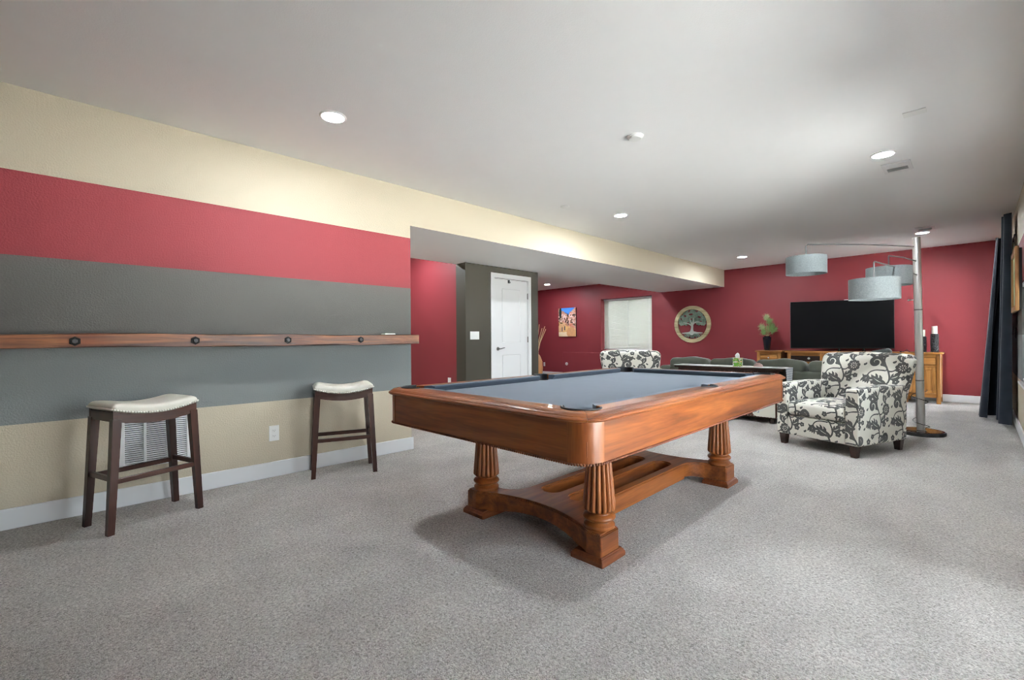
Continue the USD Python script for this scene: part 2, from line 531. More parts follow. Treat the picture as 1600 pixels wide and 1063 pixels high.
m_carpet = carpet('carpet')
m_striped = striped('striped_wall_paint')
m_ceiling = paint('ceiling_paint', WHITE, .7, .2, 120.)
m_red = paint('red_wall_paint', RED, .5, .35, 95.)
m_dark = paint('dark_wall_paint', DARK, .5, .35, 95.)
m_cream = paint('cream_wall_paint', CREAM, .5, .35, 95.)
m_soffit = soffit_paint('soffit_paint')
m_trim = plain('trim_white', (.76, .77, .78), .4)
m_door = plain('door_white', (.78, .78, .77), .42)
m_plastic = plain('white_plastic', (.82, .82, .80), .4)
m_slot = plain('slot_dark', (.06, .06, .06), .6)
m_vent = plain('vent_white', (.80, .80, .80), .4)
m_ventdark = plain('duct_dark', (.10, .10, .10), .8)
m_metal = usdkit.material(stage, L + 'brushed_steel', {'p': ('principled_bsdf', {'base_color': (.80, .79, .78), 'metallic': 1.0, 'roughness': .4})}, surface='p.BSDF')
m_armsteel = plain('arm_steel', (.13, .13, .13), .3, metallic=.3)
m_nickel = plain('dark_nickel', (.25, .24, .23), .35, metallic=1.0)
m_black = plain('black_plastic', (.012, .012, .013), .35)
m_leatherblack = plain('black_leather', (.010, .010, .012), .4)
m_bolt = plain('bolt_black', (.06, .06, .062), .5, specular_ior_level=.3)
m_washer = plain('washer_black', (.010, .010, .010), .7, specular_ior_level=.15)
m_screen = plain('screen_glass', (.004, .004, .0045), .3, specular_ior_level=.06)
WA, WB, WD = (.165, .043, .009), (.285, .088, .019), (.07, .017, .004)
m_tw_x = wood('table_wood_across', WA, WB, 'x', dark=WD)
m_tw_y = wood('table_wood_along', WA, WB, 'y', dark=WD)
m_tw_z = wood('table_wood_upright', [k * 1.1 for k in WA], [k * .92 for k in WB], 'z', dark=[k * .8 for k in WA])
m_tw_leg = wood('table_wood_turned', (.205, .060, .013), (.235, .070, .015), 'z', dark=(.17, .048, .010))
m_tw_dark = wood('table_wood_moulding', (.14, .038, .013), (.22, .065, .02), 'y')
m_felt = cloth('pool_cloth', (.056, .073, .097), (.064, .082, .107), 900., .9, .30, .1, tint=(.85, .9, 1.0))
m_stool = wood('stool_wood', (.030, .009, .006), (.058, .018, .011), 'z', dark=(.018, .006, .004))
m_stool_x = wood('stool_wood_across', (.034, .011, .007), (.066, .021, .012), 'x', dark=(.02, .006, .004))
m_cream_leather = cloth('cream_leather', (.70, .67, .575), (.75, .72, .63), 220., .42, 0., .08)
m_brass = plain('nailhead_metal', (.82, .79, .72), .35, metallic=.1)
m_espresso = wood('espresso_wood', (.022, .009, .006), (.04, .016, .010), 'x')
m_damask = damask('floral_fabric')
m_stand = wood('rustic_pine', (.30, .125, .028), (.46, .21, .055), 'x', dark=(.15, .055, .015), rough=.4, coat=.25)
m_stand_z = wood('rustic_pine_upright', (.30, .125, .028), (.46, .21, .055), 'z', dark=(.15, .055, .015), rough=.4, coat=.25)
m_smoked = plain('dark_cabinet_front', (.018, .010, .008), .25)
m_sofa = cloth('sofa_microfibre', (.085, .095, .075), (.125, .135, .108), 700., .9, .5, .25, 5.)
m_curtain = cloth('navy_curtain', (.017, .023, .033), (.023, .030, .042), 900., .8, .3, .2)
m_shade = cloth('grey_linen_shade', (.15, .17, .172), (.20, .22, .222), 500., .9, .2, .4, 90.)
m_shade_in = plain('shade_lining', (.75, .75, .73), .8)
m_rustic = rustic('reclaimed_timber')
m_runner = cloth('white_runner', (.58, .59, .58), (.70, .71, .70), 400., .9, .2, .3, 40.)
m_chevron = chevron('chevron_runner')
m_printed = printed('printed_surface')
m_candle = plain('ivory_wax', (.82, .77, .66), .45, subsurface_weight=.2)
m_lattice = lattice('black_lattice_ceramic')
m_vase = plain('black_glaze', (.008, .009, .016), .12)
m_leaf = usdkit.material(stage, L + 'pine_needles', {'r': ('object_info', {}), 'p': ('principled_bsdf', {'base_color': (.18, .34, .11), 'roughness': .6})}, surface='p.BSDF')
m_leaf2 = plain('pale_needles', (.40, .50, .24), .6)
m_stem = plain('twig_brown', (.36, .25, .14), .7)
m_ringwood = wood('pale_ring_wood', (.42, .35, .19), (.58, .50, .30), 'x', rough=.6, coat=.0)
m_treemetal = cloth('verdigris_metal', (.10, .15, .115), (.24, .29, .23), 60., .55, 0., .2, 14.)
m_trunkmetal = plain('pale_grey_metal', (.42, .45, .40), .5)
m_frame = wood('oak_frame', (.30, .14, .05), (.46, .24, .09), 'z', rough=.45, coat=.2)
m_tan = plain('tan_ceramic', (.44, .20, .075), .35)
m_bamboo = plain('dry_bamboo', (.62, .46, .26), .6)
m_blind = thin_shade('blind_slat', (.50, .505, .465), (.45, .46, .43), .025)
m_glass = pane('window_glass')
m_leather = cloth('brown_leather', (.045, .018, .012), (.07, .028, .018), 180., .4, 0., .2)
m_ground = plain('outdoor_ground', (.55, .54, .52), .9)
m_lampglow = emit('lamp_diffuser', (.90, .97, 1.04), LAMP)
m_lampdim = emit('lamp_diffuser_dimmed', (.90, .97, 1.04), LAMP * .46)
m_gold = plain('black_gloss', (.015, .014, .013), .12)

# ---------------------------------------------------------------- room
XL, YB, ZC, ZS, XR = -4.01, 10.64, 2.64, 2.26, .325
struct('floor', [box(-11.2, XR + .2, -2.4, YB + .3, -.06, 0)], m_carpet, 'grey beige cut pile carpet over the whole basement floor')
struct('ceiling', [box(-11.2, XR + .2, -2.4, YB + .3, ZC, ZC + .1)], m_ceiling, 'smooth white painted basement ceiling')
struct('wall_left', box(XL - .1, XL, -2.3, 2.485, 0, ZC), m_striped, 'striped cream, red and grey wall behind the drink rail')
struct('trim_1', box(-5.57, XL, 2.485, YB, ZS, ZC), m_soffit, 'dropped cream soffit running from striped wall to far red wall')
struct('wall_right', extr_yz(sg.Polygon([(-2.3, 0), (YB, 0), (YB, ZC), (-2.3, ZC)],
       [[(5.7, .62), (7.27, .62), (7.27, 1.67), (5.7, 1.67)], [(9.47, .01), (10.43, .01), (10.43, 2.1), (9.47, 2.1)], [(3.5, .61), (5.0, .61), (5.0, 2.1), (3.5, 2.1)], [(1.3, .01), (3.0, .01), (3.0, 2.1), (1.3, 2.1)]]), XR, XR + .16),
       m_striped, 'striped cream, red and grey wall beside the navy curtain')
struct('wall_back', extr_xz(sg.Polygon([(-11.2, 0), (XR + .16, 0), (XR + .16, ZC), (-11.2, ZC)], [[(-7.34, .80), (-5.80, .80), (-5.80, 2.205), (-7.34, 2.205)]]), YB, YB + .30), m_red,
       'red wall behind the television and blinds')
struct('wall_front', box(-4.11, XR + .16, -2.4, -2.3, 0, ZC), m_cream, 'cream wall facing the striped games area')
struct('wall_hall', box(-9.2, -5.571, 4.25, 4.40, 0, ZC), m_red, 'brightly lit red hall wall beyond the drink rail')
struct('wall_hall_side', box(-9.2, XL - .1, 2.385, 2.485, 0, ZC), m_cream, 'hall wall behind the striped wall')
struct('wall_hall_end', box(-9.3, -9.2, 2.385, 4.40, 0, ZC), m_cream, 'far end wall of the side hall')
struct('wall_closet', extr_yz(sg.Polygon([(4.25, 0), (5.85, 0), (5.85, ZS), (4.25, ZS)], [[(4.815, .001), (5.597, .001), (5.597, 2.08), (4.815, 2.08)]]), -5.57, -5.34), m_dark,
       'dark olive grey wall holding the white panel door')
struct('wall_alcove', box(-11.2, -5.571, 5.75, 5.85, 0, ZC), m_cream, 'alcove wall behind the dark door wall')
struct('wall_alcove_side', box(-11.3, -11.2, 5.75, YB + .3, 0, ZC), m_red, 'side wall of the alcove')
for nm, m, lb in (('baseboard_left', cbox(XL, XL + .016, -2.3, 2.50, 0, .123), 'white baseboard under the striped wall'),
                  ('baseboard_back', [cbox(-11.2, -7.9, YB - .015, YB, 0, .11), cbox(-7.9, XR, YB - .016, YB, 0, .123)], 'white baseboard along the far red wall'),
                  ('baseboard_right', [cbox(XR - .016, XR, -2.3, 1.27, 0, .123), cbox(XR - .016, XR, 3.03, 9.4, 0, .123)], 'white baseboard below the curtain wall'),
                  ('baseboard_hall', [cbox(-9.2, -5.57, 4.234, 4.25, 0, .123)], 'white baseboard of the hall wall'),
                  ('baseboard_door', [cbox(-5.34, -5.325, 4.25, 4.735, 0, .11), cbox(-5.34, -5.325, 5.67, 5.85, 0, .11)], 'white baseboard beside the panel door')):
    struct(nm, m, m_trim, lb, smooth=30)
struct('outdoor_ground', [box(XR + .2, 30, -20, 40, -.2, -.05), box(-30, XR + .2, YB + .35, 40, -.2, .5), box(-30, XR + .2, -20, -2.45, -.2, -.05)], m_ground, 'plain ground outside the windows')

# access panel on the far wall
p = thing('access_panel', 'low square red access panel on far wall under the canyon picture', 'panel', (-8.0, YB - .02, .12))
obj('panel_board', cbox(-.70, .64, .002, .0195, 0, .595, .004), m_red, p)

# window with closed blinds in the far wall
w = group_struct('window_1', 'recessed window with closed white blinds in far red wall', (-6.57, YB + .24, .80))
for a in ((-.77, -.72, 0, 1.405), (.72, .77, 0, 1.405), (-.72, .72, 0, .05), (-.72, .72, 1.355, 1.405), (-.02, .02, .05, 1.355)):
    obj('window_frame', cbox(a[0], a[1], .0, .05, a[2], a[3]), m_trim, w)
obj('window_pane', box(-.72, -.02, .022, .028, .05, 1.355), m_glass, w)
obj('window_pane', box(.02, .72, .022, .028, .05, 1.355), m_glass, w)


def blinds(t, W, Hh, n, ax='x', tilt=1.12):
    def put(name, m, mat, **k):
        if ax == 'y':
            m = moved(m, rz=PI / 2)
        return obj(name, m, mat, t, **k)
    put('headrail', cbox(-W / 2, W / 2, -.028, .028, Hh - .045, Hh), m_trim)
    put('bottom_rail', cbox(-W / 2, W / 2, -.026, .026, .005, .028), m_trim)
    for i in range(n):
        z = .045 + (Hh - .10) * i / (n - 1)
        s = cbox(-W / 2 + .004, W / 2 - .004, -.0255, .0255, -.0015, .0015, .001)
        put('slat', moved(s, (0, 0, z), rx=tilt), m_blind, smooth=False)
    for x in np.linspace(-W / 2 + .15, W / 2 - .15, 3):
        put('ladder_tape', cbox(x - .004, x + .004, -.014, -.011, .02, Hh - .04, .001), m_trim)


t = thing('window_blind', 'closed white slatted blind in the far red wall window', 'blind', (-6.57, YB + .16, .805))
blinds(t, 1.536, 1.397, 34, tilt=1.02)
t = thing('window_blind', 'white slatted blind beside the wooden picture frame on striped wall', 'blind', (XR + .032, 6.485, .625))
blinds(t, 1.55, 1.04, 24, 'y', tilt=1.0)
for k, (y0, y1, z0) in enumerate(((5.7, 7.27, .62), (3.5, 5.0, .61))):
    w = group_struct('window_%d' % (k + 2), ('window in the striped wall beside the picture frame', 'window in the striped wall opposite the armchair, outside the picture')[k], (XR + .10, (y0 + y1) / 2, z0))
    hw, hh = (y1 - y0) / 2, (1.67 if k == 0 else 2.1) - z0
    for a in ((-hw, -hw + .05, 0, hh), (hw - .05, hw, 0, hh), (-hw + .05, hw - .05, 0, .05), (-hw + .05, hw - .05, hh - .05, hh), (-.02, .02, .05, hh - .05)):
        obj('window_frame', cbox(0, .05, a[0], a[1], a[2], a[3]), m_trim, w)
    obj('window_pane', box(.022, .028, -hw + .05, -.02, .05, hh - .05), m_glass, w)
    obj('window_pane', box(.022, .028, .02, hw - .05, .05, hh - .05), m_glass, w)
struct('trim_2', cbox(XR - .03, XR + .09, 5.66, 7.31, .595, .62), m_trim, 'white sill under the blind on striped wall', smooth=30)
for nm, yc, hw, lb in (('door_2', 9.95, .48, 'glazed patio door behind the navy curtain'), ('door_3', 2.15, .85, 'glazed patio door opposite the pool table, outside the picture')):
    d = group_struct(nm, lb, (XR + .06, yc, 0))
    for a in ((-hw, -hw + .08, .01, 2.1), (hw - .08, hw, .01, 2.1), (-hw + .08, hw - .08, .01, .10), (-hw + .08, hw - .08, 2.02, 2.1), (-.05, .05, .10, 2.02)):
        obj('door_frame', cbox(0, .06, a[0], a[1], a[2], a[3]), m_trim, d)
    obj('door_pane', box(.027, .033, -hw + .08, -.05, .10, 2.02), m_glass, d)
    obj('door_pane', box(.027, .033, .05, hw - .08, .10, 2.02), m_glass, d)

# white panel door in the dark wall
d = group_struct('door_1', 'white two-panel door in the dark wall with dark lever handle', (-5.34, 5.206, 0))
obj('casing', cbox(0, .018, -.462, -.385, 0, 2.158), m_door, d)
obj('casing', cbox(0, .018, .385, .455, 0, 2.158), m_door, d)
obj('casing', cbox(0, .0185, -.462, .455, 2.086, 2.16), m_door, d)
obj('jamb', [box(-.2, 0, -.391, -.383, 0, 2.08), box(-.2, 0, .383, .391, 0, 2.08), box(-.2, 0, -.391, .391, 2.074, 2.08)], m_door, d, smooth=False)
slab = man(box(-.045, -.006, -.380, .380, .012, 2.070))
for z0, z1 in ((1.05, 1.925), (.24, .855)):
    pr = [(0, 0), (.004, -.006), (.018, -.009), (.030, -.004), (.05, -.003)]
    cut = loft_rrect(.212, (z1 - z0) / 2, .004, [(0, .01), (0, -.006), (.012, -.013), (.014, .01)], 2)
    cut.vertices = np.stack([cut.vertices[:, 2], cut.vertices[:, 0], cut.vertices[:, 1] + (z0 + z1) / 2], 1)
    slab = slab - man(cut)
    fld = loft_rrect(.198, (z1 - z0) / 2 - .014, .004, [(.018, -.010), (.018, .003), (.0, .003), (.0, -.006)], 2)
obj('slab', unman(slab), m_door, d, smooth=False)
for z in (1.83, 1.10, .25):
    obj('hinge', [cyl(.008, z - .05, z + .05, (.004, .384), 12), cbox(-.01, .001, .376, .392, z - .045, z + .045, .001)], m_nickel, d)
h = obj('lever_handle', [moved(cyl(.030, 0, .012, n=24, b=.003), (-.006, -.305, .955), ry=PI / 2), moved(cyl(.010, 0, .05, n=16), (.0, -.305, .955), ry=PI / 2),
                         tube([(.045, -.312, .953), (.047, -.28, .957), (.046, -.235, .967), (.042, -.195, .972)], [.009, .0085, .008, .006], 10)], m_nickel, d)
t = thing('door_hook', 'small black hook over the top of the white panel door', 'hook', (-5.34, 5.15, 2.02))
obj('hook_plate', [cbox(-.005, .003, -.02, .02, 0, .05, .002), cbox(-.012, -.001, -.02, .02, .046, .053, .001), tube([(.003, 0, .012), (.03, 0, .002), (.036, 0, .02)], .005, 8)], m_black, t)


# ---------------------------------------------------------------- ceiling fittings
def downlight(x, y, label, group='recessed ceiling lights', glow=None):
    t = thing('ceiling_light', label, 'ceiling light', (x, y, ZC), group=group)
    obj('trim_ring', lathe([(.070, -.002), (.074, -.009), (.082, -.008), (.088, 0), (.070, 0)], 40), m_plastic, t)
    obj('diffuser', cyl(.0715, -.0055, -.001, n=40), glow or m_lampglow, t)


downlight(-3.085, 1.31, 'round glowing ceiling light above the striped wall, nearest of all', glow=m_lampdim)
downlight(-3.10, 4.93, 'round glowing ceiling light in the middle beside the cream soffit')
downlight(-3.118, 9.15, 'small round glowing ceiling light nearest the far red wall and soffit')
downlight(-.553, 4.92, 'round glowing ceiling light beside the square air register')
downlight(-.571, 9.04, 'round glowing ceiling light above the top of the floor lamp pole')
downlight(-.56, 1.31, 'round glowing ceiling light over the near carpet, outside the picture', glow=m_lampdim)
downlight(-8.42, 9.61, 'round glowing ceiling light in the alcove beyond the white door')
downlight(-5.86, 9.25, 'round glowing ceiling light hidden from view beyond the dropped soffit, near the blind')
downlight(-6.25, 3.55, 'round glowing ceiling light hidden in the side hall')

t = thing('smoke_detector', 'round white smoke detector on the ceiling over the pool table', 'smoke detector', (-1.812, 3.09, ZC))
obj('base', cyl(.062, -.012, 0, n=40, b=.002), m_plastic, t)
obj('cover', lathe([(.0, -.027), (.044, -.026), (.052, -.021), (.056, -.011), (.0, -.011)], 40), m_plastic, t)
t = thing('ceiling_sensor', 'small flat white disc on ceiling beside the cream soffit', 'sensor', (-3.343, 4.14, ZC))
obj('disc', lathe([(0, -.012), (.04, -.011), (.05, -.006), (.055, 0), (0, 0)], 32), m_plastic, t)
t = thing('ceiling_plate', 'thin square white cover plate on the ceiling near the curtain wall', 'cover plate', (-.298, 4.165, ZC))
obj('plate', [cbox(-.06, .06, -.045, .045, -.006, 0, .002)], m_plastic, t)


def register(x, y, hx, hy, label):
    t = thing('ceiling_register', label, 'air vent', (x, y, ZC))
    a, b0, b1 = hx * .72, -hy * .10, hy * .62
    fr = sg.box(-hx, -hy, hx, hy).difference(sg.box(-a, b0, a, b1))
    obj('backing', box(-a, a, b0, b1, -.002, -.0005), m_ventdark, t, smooth=False)
    obj('frame', [extr(fr, -.008, -.0003), extr(sg.box(-hx + .012, -hy + .012, hx - .012, hy - .012).difference(sg.box(-a, b0, a, b1)), -.011, -.007)], m_vent, t, smooth=False)
    for i in range(4):
        yy = b0 + (b1 - b0) * (i + .5) / 4
        obj('slat', moved(cbox(-a, a, -.008, .008, -.001, .001, .0005), (0, yy, -.006), rx=.7), m_vent, t, smooth=False)


register(-.505, 5.375, .10, .15, 'white slatted air register on ceiling beside a glowing light')
register(-.523, 8.705, .10, .135, 'far white slatted air register above the floor lamp')


# ---------------------------------------------------------------- left wall fittings
t = thing('drink_rail', 'long reclaimed timber drink rail bolted to the striped wall', 'drink rail', (XL, 0, 1.066))
n = 120
ys = np.linspace(-2.2, 2.487, n)
sec = []
for y in ys:
    k = .0035 * math.sin(y * 2.3 + .5) + .003 * math.sin(y * 6.1)
    k2 = .0035 * math.sin(y * 1.7 + 2.) + .002 * math.sin(y * 5.3)
    e = .005 + .003 * math.sin(y * 9)
    q = [(0.0, .088 + k), (.14 - e, .088 + k), (.145, .088 + k - e), (.145 + .002 * math.sin(y * 7), .044), (.145, e + k2), (.14 - e, k2), (0, k2)]
    sec.append([(a, y, b) for a, b in q])
sec = np.array(sec)
V = sec.reshape(-1, 3)
f = grid_faces(n, 7, wrap_m=True)
V = np.vstack([V, sec[0].mean(0), sec[-1].mean(0)])
for j in range(7):
    f = np.vstack([f, [[n * 7, (j + 1) % 7, j], [n * 7 + 1, (n - 1) * 7 + j, (n - 1) * 7 + (j + 1) % 7]]])
mm = trimesh.Trimesh(V, f, process=False)
if mm.volume < 0:
    mm.invert()
obj('beam', mm, m_rustic, t, smooth=40)
for y in (-.585, .031, .645, 1.262, 1.877):
    wsh = moved(cyl(.029, 0, .006, n=6, b=.002), (.145, y, .043), ry=PI / 2)
    b = obj('washer', wsh, m_washer, t)
    obj('bolt_head', [moved(cyl(.0155, .006, .016, n=6, b=.003), (.145, y, .043), ry=PI / 2)], m_bolt, b)
t = thing('coaster', 'small white coaster lying on end of the timber drink rail', 'coaster', (XL + .075, 2.19, 1.156))
obj('coaster_base', cbox(-.04, .04, -.055, .055, 0, .010, .003), m_plastic, t)
obj('cork_pad', cbox(-.035, .035, -.05, .05, .010, .013, .001), m_candle, t)

t = thing('return_grille', 'white louvred return air grille low on the striped wall behind a stool', 'air vent', (XL, .44, .245))
W2, H2 = .205, .37
obj('backing', box(.001, .003, -W2 + .02, W2 - .02, .02, H2 - .02), m_ventdark, t, smooth=False)
for a in ((-W2, W2, 0, .03), (-W2, W2, H2 - .03, H2), (-W2, -W2 + .034, .03, H2 - .03), (W2 - .034, W2, .03, H2 - .03), (-.073, -.056, .03, H2 - .03), (.056, .073, .03, H2 - .03)):
    obj('frame', cbox(.001, .013, a[0], a[1], a[2], a[3], .003), m_vent, t)
for (a, b) in ((-W2 + .034, -.073), (-.056, .056), (.073, W2 - .034)):
    for i in range(22):
        z = .038 + (H2 - .076) * i / 21
        obj('slat', moved(cbox(-.0055, .0055, a, b, -.0008, .0008, .0004), (.007, 0, z), ry=.75), m_vent, t, smooth=False)


def outlet(loc, label, face='x', hw=.038, hh=.062, kind='outlet', category='outlet', gangs=1):
    rz = {'x': 0, 'y': -90}[face]
    t = thing('wall_outlet' if kind == 'outlet' else 'light_switch', label, category, loc, rz)
    obj('cover_plate', cbox(0, .006, -hw, hw, -hh, hh, .003), m_plastic, t)
    if kind == 'outlet':
        for z in (.022, -.022):
            s = obj('socket', moved(extr(sg.Point(0, 0).buffer(.0165).intersection(sg.box(-.02, -.0135, .02, .0135)), 0, .002), (.006, 0, z), ry=PI / 2, rz=0), m_plastic, t)
            obj('slots', [box(.0078, .0083, -.008, -.006, z - .002, z + .006), box(.0078, .0083, .006, .008, z - .002, z + .006), box(.0078, .0083, -.002, .002, z - .009, z - .005)], m_slot, s, smooth=False)
    else:
        for g in range(gangs):
            y = (g - (gangs - 1) / 2) * .046
            obj('rocker', hexa([(-.001, y - .0165), (.009, y - .0165), (.009, y + .0165), (-.001, y + .0165)], [(-.001, y - .0165), (.006, y - .0165), (.006, y + .0165), (-.001, y + .0165)], -.033, .033), m_plastic, t, smooth=False)
    return t


outlet((XL, 1.197, .352), 'white double outlet on cream band beside the second bar stool')
outlet((-5.752, 4.25, .452), 'white outlet low on the bright red hall wall', 'y')
outlet((-9.46, YB, .33), 'white outlet on far red wall beside the tan vase', 'y')
outlet((-5.34, 4.42, 1.168), 'white triple rocker switch on dark wall beside panel door', 'x', .088, .061, 'switch', 'light switch', 3)
t = thing('light_switch', 'white switch on striped wall behind the navy curtain', 'light switch', (XR, 8.42, 1.14), 180)
obj('cover_plate', cbox(0, .007, -.04, .04, -.06, .06, .003), m_plastic, t)
obj('rocker', cbox(.006, .011, -.0165, .0165, -.033, .033, .001), m_plastic, t)
t = thing('vacuum_port', 'small round white wall port on the low red access panel', 'wall port', (-8.56, YB - .02, .37), -90)
obj('ring', moved(lathe([(0, 0), (.05, 0), (.047, .010), (.035, .012), (0, .012)], 32), ry=PI / 2), m_plastic, t)
obj('cap', moved(lathe([(0, .012), (.028, .012), (.025, .018), (0, .019)], 32), ry=PI / 2), m_plastic, t)


# ---------------------------------------------------------------- pool table
TB = thing('pool_table', 'carved cherry wood pool table with blue grey cloth on fluted legs', 'pool table', (-1.797, 2.730, 0), math.degrees(.014))
HX, HY, DZ = .770, 1.355, .012
rail = loft_rrect(HX, HY, .125, [(.022, .764), (.008, .766), (.001, .772), (.0, .777), (.004, .782), (.013, .785), (.016, .7895), (.019, .7895), (.026, .796), (.036, .7995), (.048, .8005), (.052, .7985), (.056, .801), (.132, .803), (.132, .764)], 10)
RM = man(rail)
PK = [(sx * (HX - .150), sy * (HY - .150), .083) for sx in (1, -1) for sy in (1, -1)] + [(sx * (HX - .125), 0, .070) for sx in (1, -1)]
holes = None
for x, y, r in PK:
    RM = RM - drill(r, .70, .90, x, y)
g = .0012


def cutter(poly):
    return man(extr(poly, .70, .90))


big = 3.
for nm, poly, mat in (
        ('rail', sg.Polygon([(HX - .6, HY - .6 - g), (HX, HY - g), (HX + .1, HY + .1 - g), (HX + .1, g), (HX - .6, g)]), m_tw_y),
        ('rail', sg.Polygon([(HX - .6, -HY + .6 + g), (HX, -HY + g), (HX + .1, -HY - .1 + g), (HX + .1, -g), (HX - .6, -g)]), m_tw_y),
        ('rail', sg.Polygon([(-HX + .6, HY - .6 - g), (-HX, HY - g), (-HX - .1, HY + .1 - g), (-HX - .1, g), (-HX + .6, g)]), m_tw_y),
        ('rail', sg.Polygon([(-HX + .6, -HY + .6 + g), (-HX, -HY + g), (-HX - .1, -HY - .1 + g), (-HX - .1, -g), (-HX + .6, -g)]), m_tw_y),
        ('rail', sg.Polygon([(HX - .6 - g, HY - .6), (HX + .1 - g, HY + .1), (-HX - .1 + g, HY + .1), (-HX + .6 + g, HY - .6)]), m_tw_x),
        ('rail', sg.Polygon([(HX - .6 - g, -HY + .6), (HX + .1 - g, -HY - .1), (-HX - .1 + g, -HY - .1), (-HX + .6 + g, -HY + .6)]), m_tw_x)):
    obj(nm, moved(unman(RM ^ cutter(poly)), (0, 0, DZ)), mat, TB, smooth=25)


def cushion(ax, sgn, a, b, ka, kb):
    """along axis from a to b (b > a); ka, kb slopes of the end cuts"""
    half = HX if ax == 'y' else HY
    sec = [(.131, .8025), (.165, .8030), (.178, .8005), (.180, .796), (.179, .790), (.160, .764), (.131, .764)]
    rows = []
    for s in np.linspace(0, 1, 2):
        row = []
        for dd, z in sec:
            lo, hi = a + (dd - .131) * ka, b - (dd - .131) * kb
            q = lo + (hi - lo) * s
            row.append((sgn * (half - dd), q, z) if ax == 'y' else (q, sgn * (half - dd), z))
        rows.append(row)
    V = np.array(rows).reshape(-1, 3)
    k = len(sec)
    f = grid_faces(2, k, wrap_m=True)
    caps = []
    for j in range(1, k - 1):
        caps += [[0, j + 1, j], [k, k + j, k + j + 1]]
    m = trimesh.Trimesh(V, np.vstack([f, caps]), process=False)
    m.fix_normals()
    return m


for sx in (1, -1):
    for lo, hi, ka, kb in ((-HY + .225, -.068, 1.0, .4), (.068, HY - .225, .4, 1.0)):
        obj('cushion', moved(cushion('y', sx, lo, hi, ka, kb), (0, 0, DZ)), m_felt, TB, smooth=25)
for sy in (1, -1):
    obj('cushion', moved(cushion('x', sy, -HX + .225, HX - .225, 1.0, 1.0), (0, 0, DZ)), m_felt, TB, smooth=25)
bed = man(box(-HX + .12, HX - .12, -HY + .12, HY - .12, .735, .7655))
for x, y, r in PK:
    bed = bed - drill(r - .012, .70, .90, x, y)
obj('cloth_bed', moved(unman(bed), (0, 0, DZ)), m_felt, TB, smooth=False)
for x, y, r in PK:
    r2 = r - .014
    pc = obj('pocket', moved(lathe([(r2, .7650), (r2, .735), (r2 - .006, .66), (.0, .655), (.0, .662), (r2 - .012, .667), (r2 - .006, .735), (r2 - .006, .7650), (r2, .7650)], 36), (x, y, DZ)), m_leatherblack, TB)
    a0 = math.atan2(y, x) if abs(y) > .1 else (0 if x > 0 else PI)
    half = 1.75 if abs(y) > .1 else 1.45
    arc = [(x + (r - .001) * math.cos(a0 + a), y + (r - .001) * math.sin(a0 + a), .8035 + DZ) for a in np.linspace(-half, half, 26)]
    obj('pocket_rim', tube(arc, .0052, 8), m_leatherblack, pc)
    th = np.linspace(a0 - half, a0 + half, 26)
    ou, inn = [(x + (r - .001) * math.cos(a), y + (r - .001) * math.sin(a)) for a in th], [(x + (r - .010) * math.cos(a), y + (r - .010) * math.sin(a)) for a in th[::-1]]
    obj('pocket_liner', extr(sg.Polygon(ou + inn), .7655 + DZ, .8025 + DZ), m_leatherblack, pc)
# apron
AI = .022
ax_, ay_ = HX - AI, HY - AI
CR = .105
Z0, Z1 = .611, .778
for sx in (1, -1):
    obj('apron_panel', cbox(sx * (ax_ - .014) - .012, sx * (ax_ - .014) + .012, -ay_ + CR, ay_ - CR, Z0, Z1, .002), m_tw_y, TB, smooth=False)
for sy in (1, -1):
    obj('apron_panel', cbox(-ax_ + CR, ax_ - CR, sy * (ay_ - .014) - .012, sy * (ay_ - .014) + .012, Z0, Z1, .002), m_tw_x, TB, smooth=False)
for sx in (1, -1):
    for sy in (1, -1):
        th = np.linspace(0, PI / 2, 14)
        ou = [(CR * math.cos(a), CR * math.sin(a)) for a in th]
        inn = [((CR - .028) * math.cos(a), (CR - .028) * math.sin(a)) for a in th[::-1]]
        po = sa.scale(sg.Polygon(ou + inn), sx, sy, origin=(0, 0))
        obj('corner_block', moved(extr(po, Z0 - .003, Z1), (sx * (ax_ - CR), sy * (ay_ - CR), 0)), m_tw_z, TB, smooth=30)
obj('under_frame', box(-ax_ + .03, ax_ - .03, -ay_ + .03, ay_ - .03, .64, .70), m_tw_dark, TB, smooth=False)
# beaded lower moulding
path = rrect(ax_ + .001, ay_ + .001, CR, 14)
path = np.vstack([path, path[:1]])
seg = np.r_[0, np.cumsum(np.linalg.norm(np.diff(path, axis=0), axis=1))]
s = np.arange(0, seg[-1], .0125)
bx, by = np.interp(s, seg, path[:, 0]), np.interp(s, seg, path[:, 1])
obj('bead_moulding', [sphere((a, b, Z0 - .001), .0058, 1) for a, b in zip(bx, by)], m_tw_dark, TB, smooth=True, kind='stuff', label='fine beaded moulding along lower apron edge')
# base frame
plan = sg.box(-.507, -.897, .507, .897)
for sx in (1, -1):
    notch = sg.box(.245, -.735, 1.2, .735) if sx > 0 else sg.box(-1.2, -.735, -.245, .735)
    notch = notch.buffer(-.14).buffer(.14, quad_segs=12)
    plan = plan.difference(notch)
for sy in (1, -1):
    R = (.42 ** 2 + .115 ** 2) / (2 * .115)
    plan = plan.difference(sg.Point(0, sy * (.897 + R - .115)).buffer(R, quad_segs=64))
plan = plan.buffer(-.012).buffer(.024).buffer(-.012)
slots = [sg.LineString([(sx * .108, -.52), (sx * .108, .50)]).buffer(.066, quad_segs=10) for sx in (1, -1)]
pl = plan.difference(unary_union(slots))
lay = [extr(pl, .052, .140), extr(pl.buffer(-.006), .140, .147), extr(pl.buffer(-.002), .144, .1475)]
BM = man(extr(pl, .036, .136)) + man(extr(pl.buffer(-.004), .134, .141)) + man(extr(pl.buffer(-.010), .139, .148))
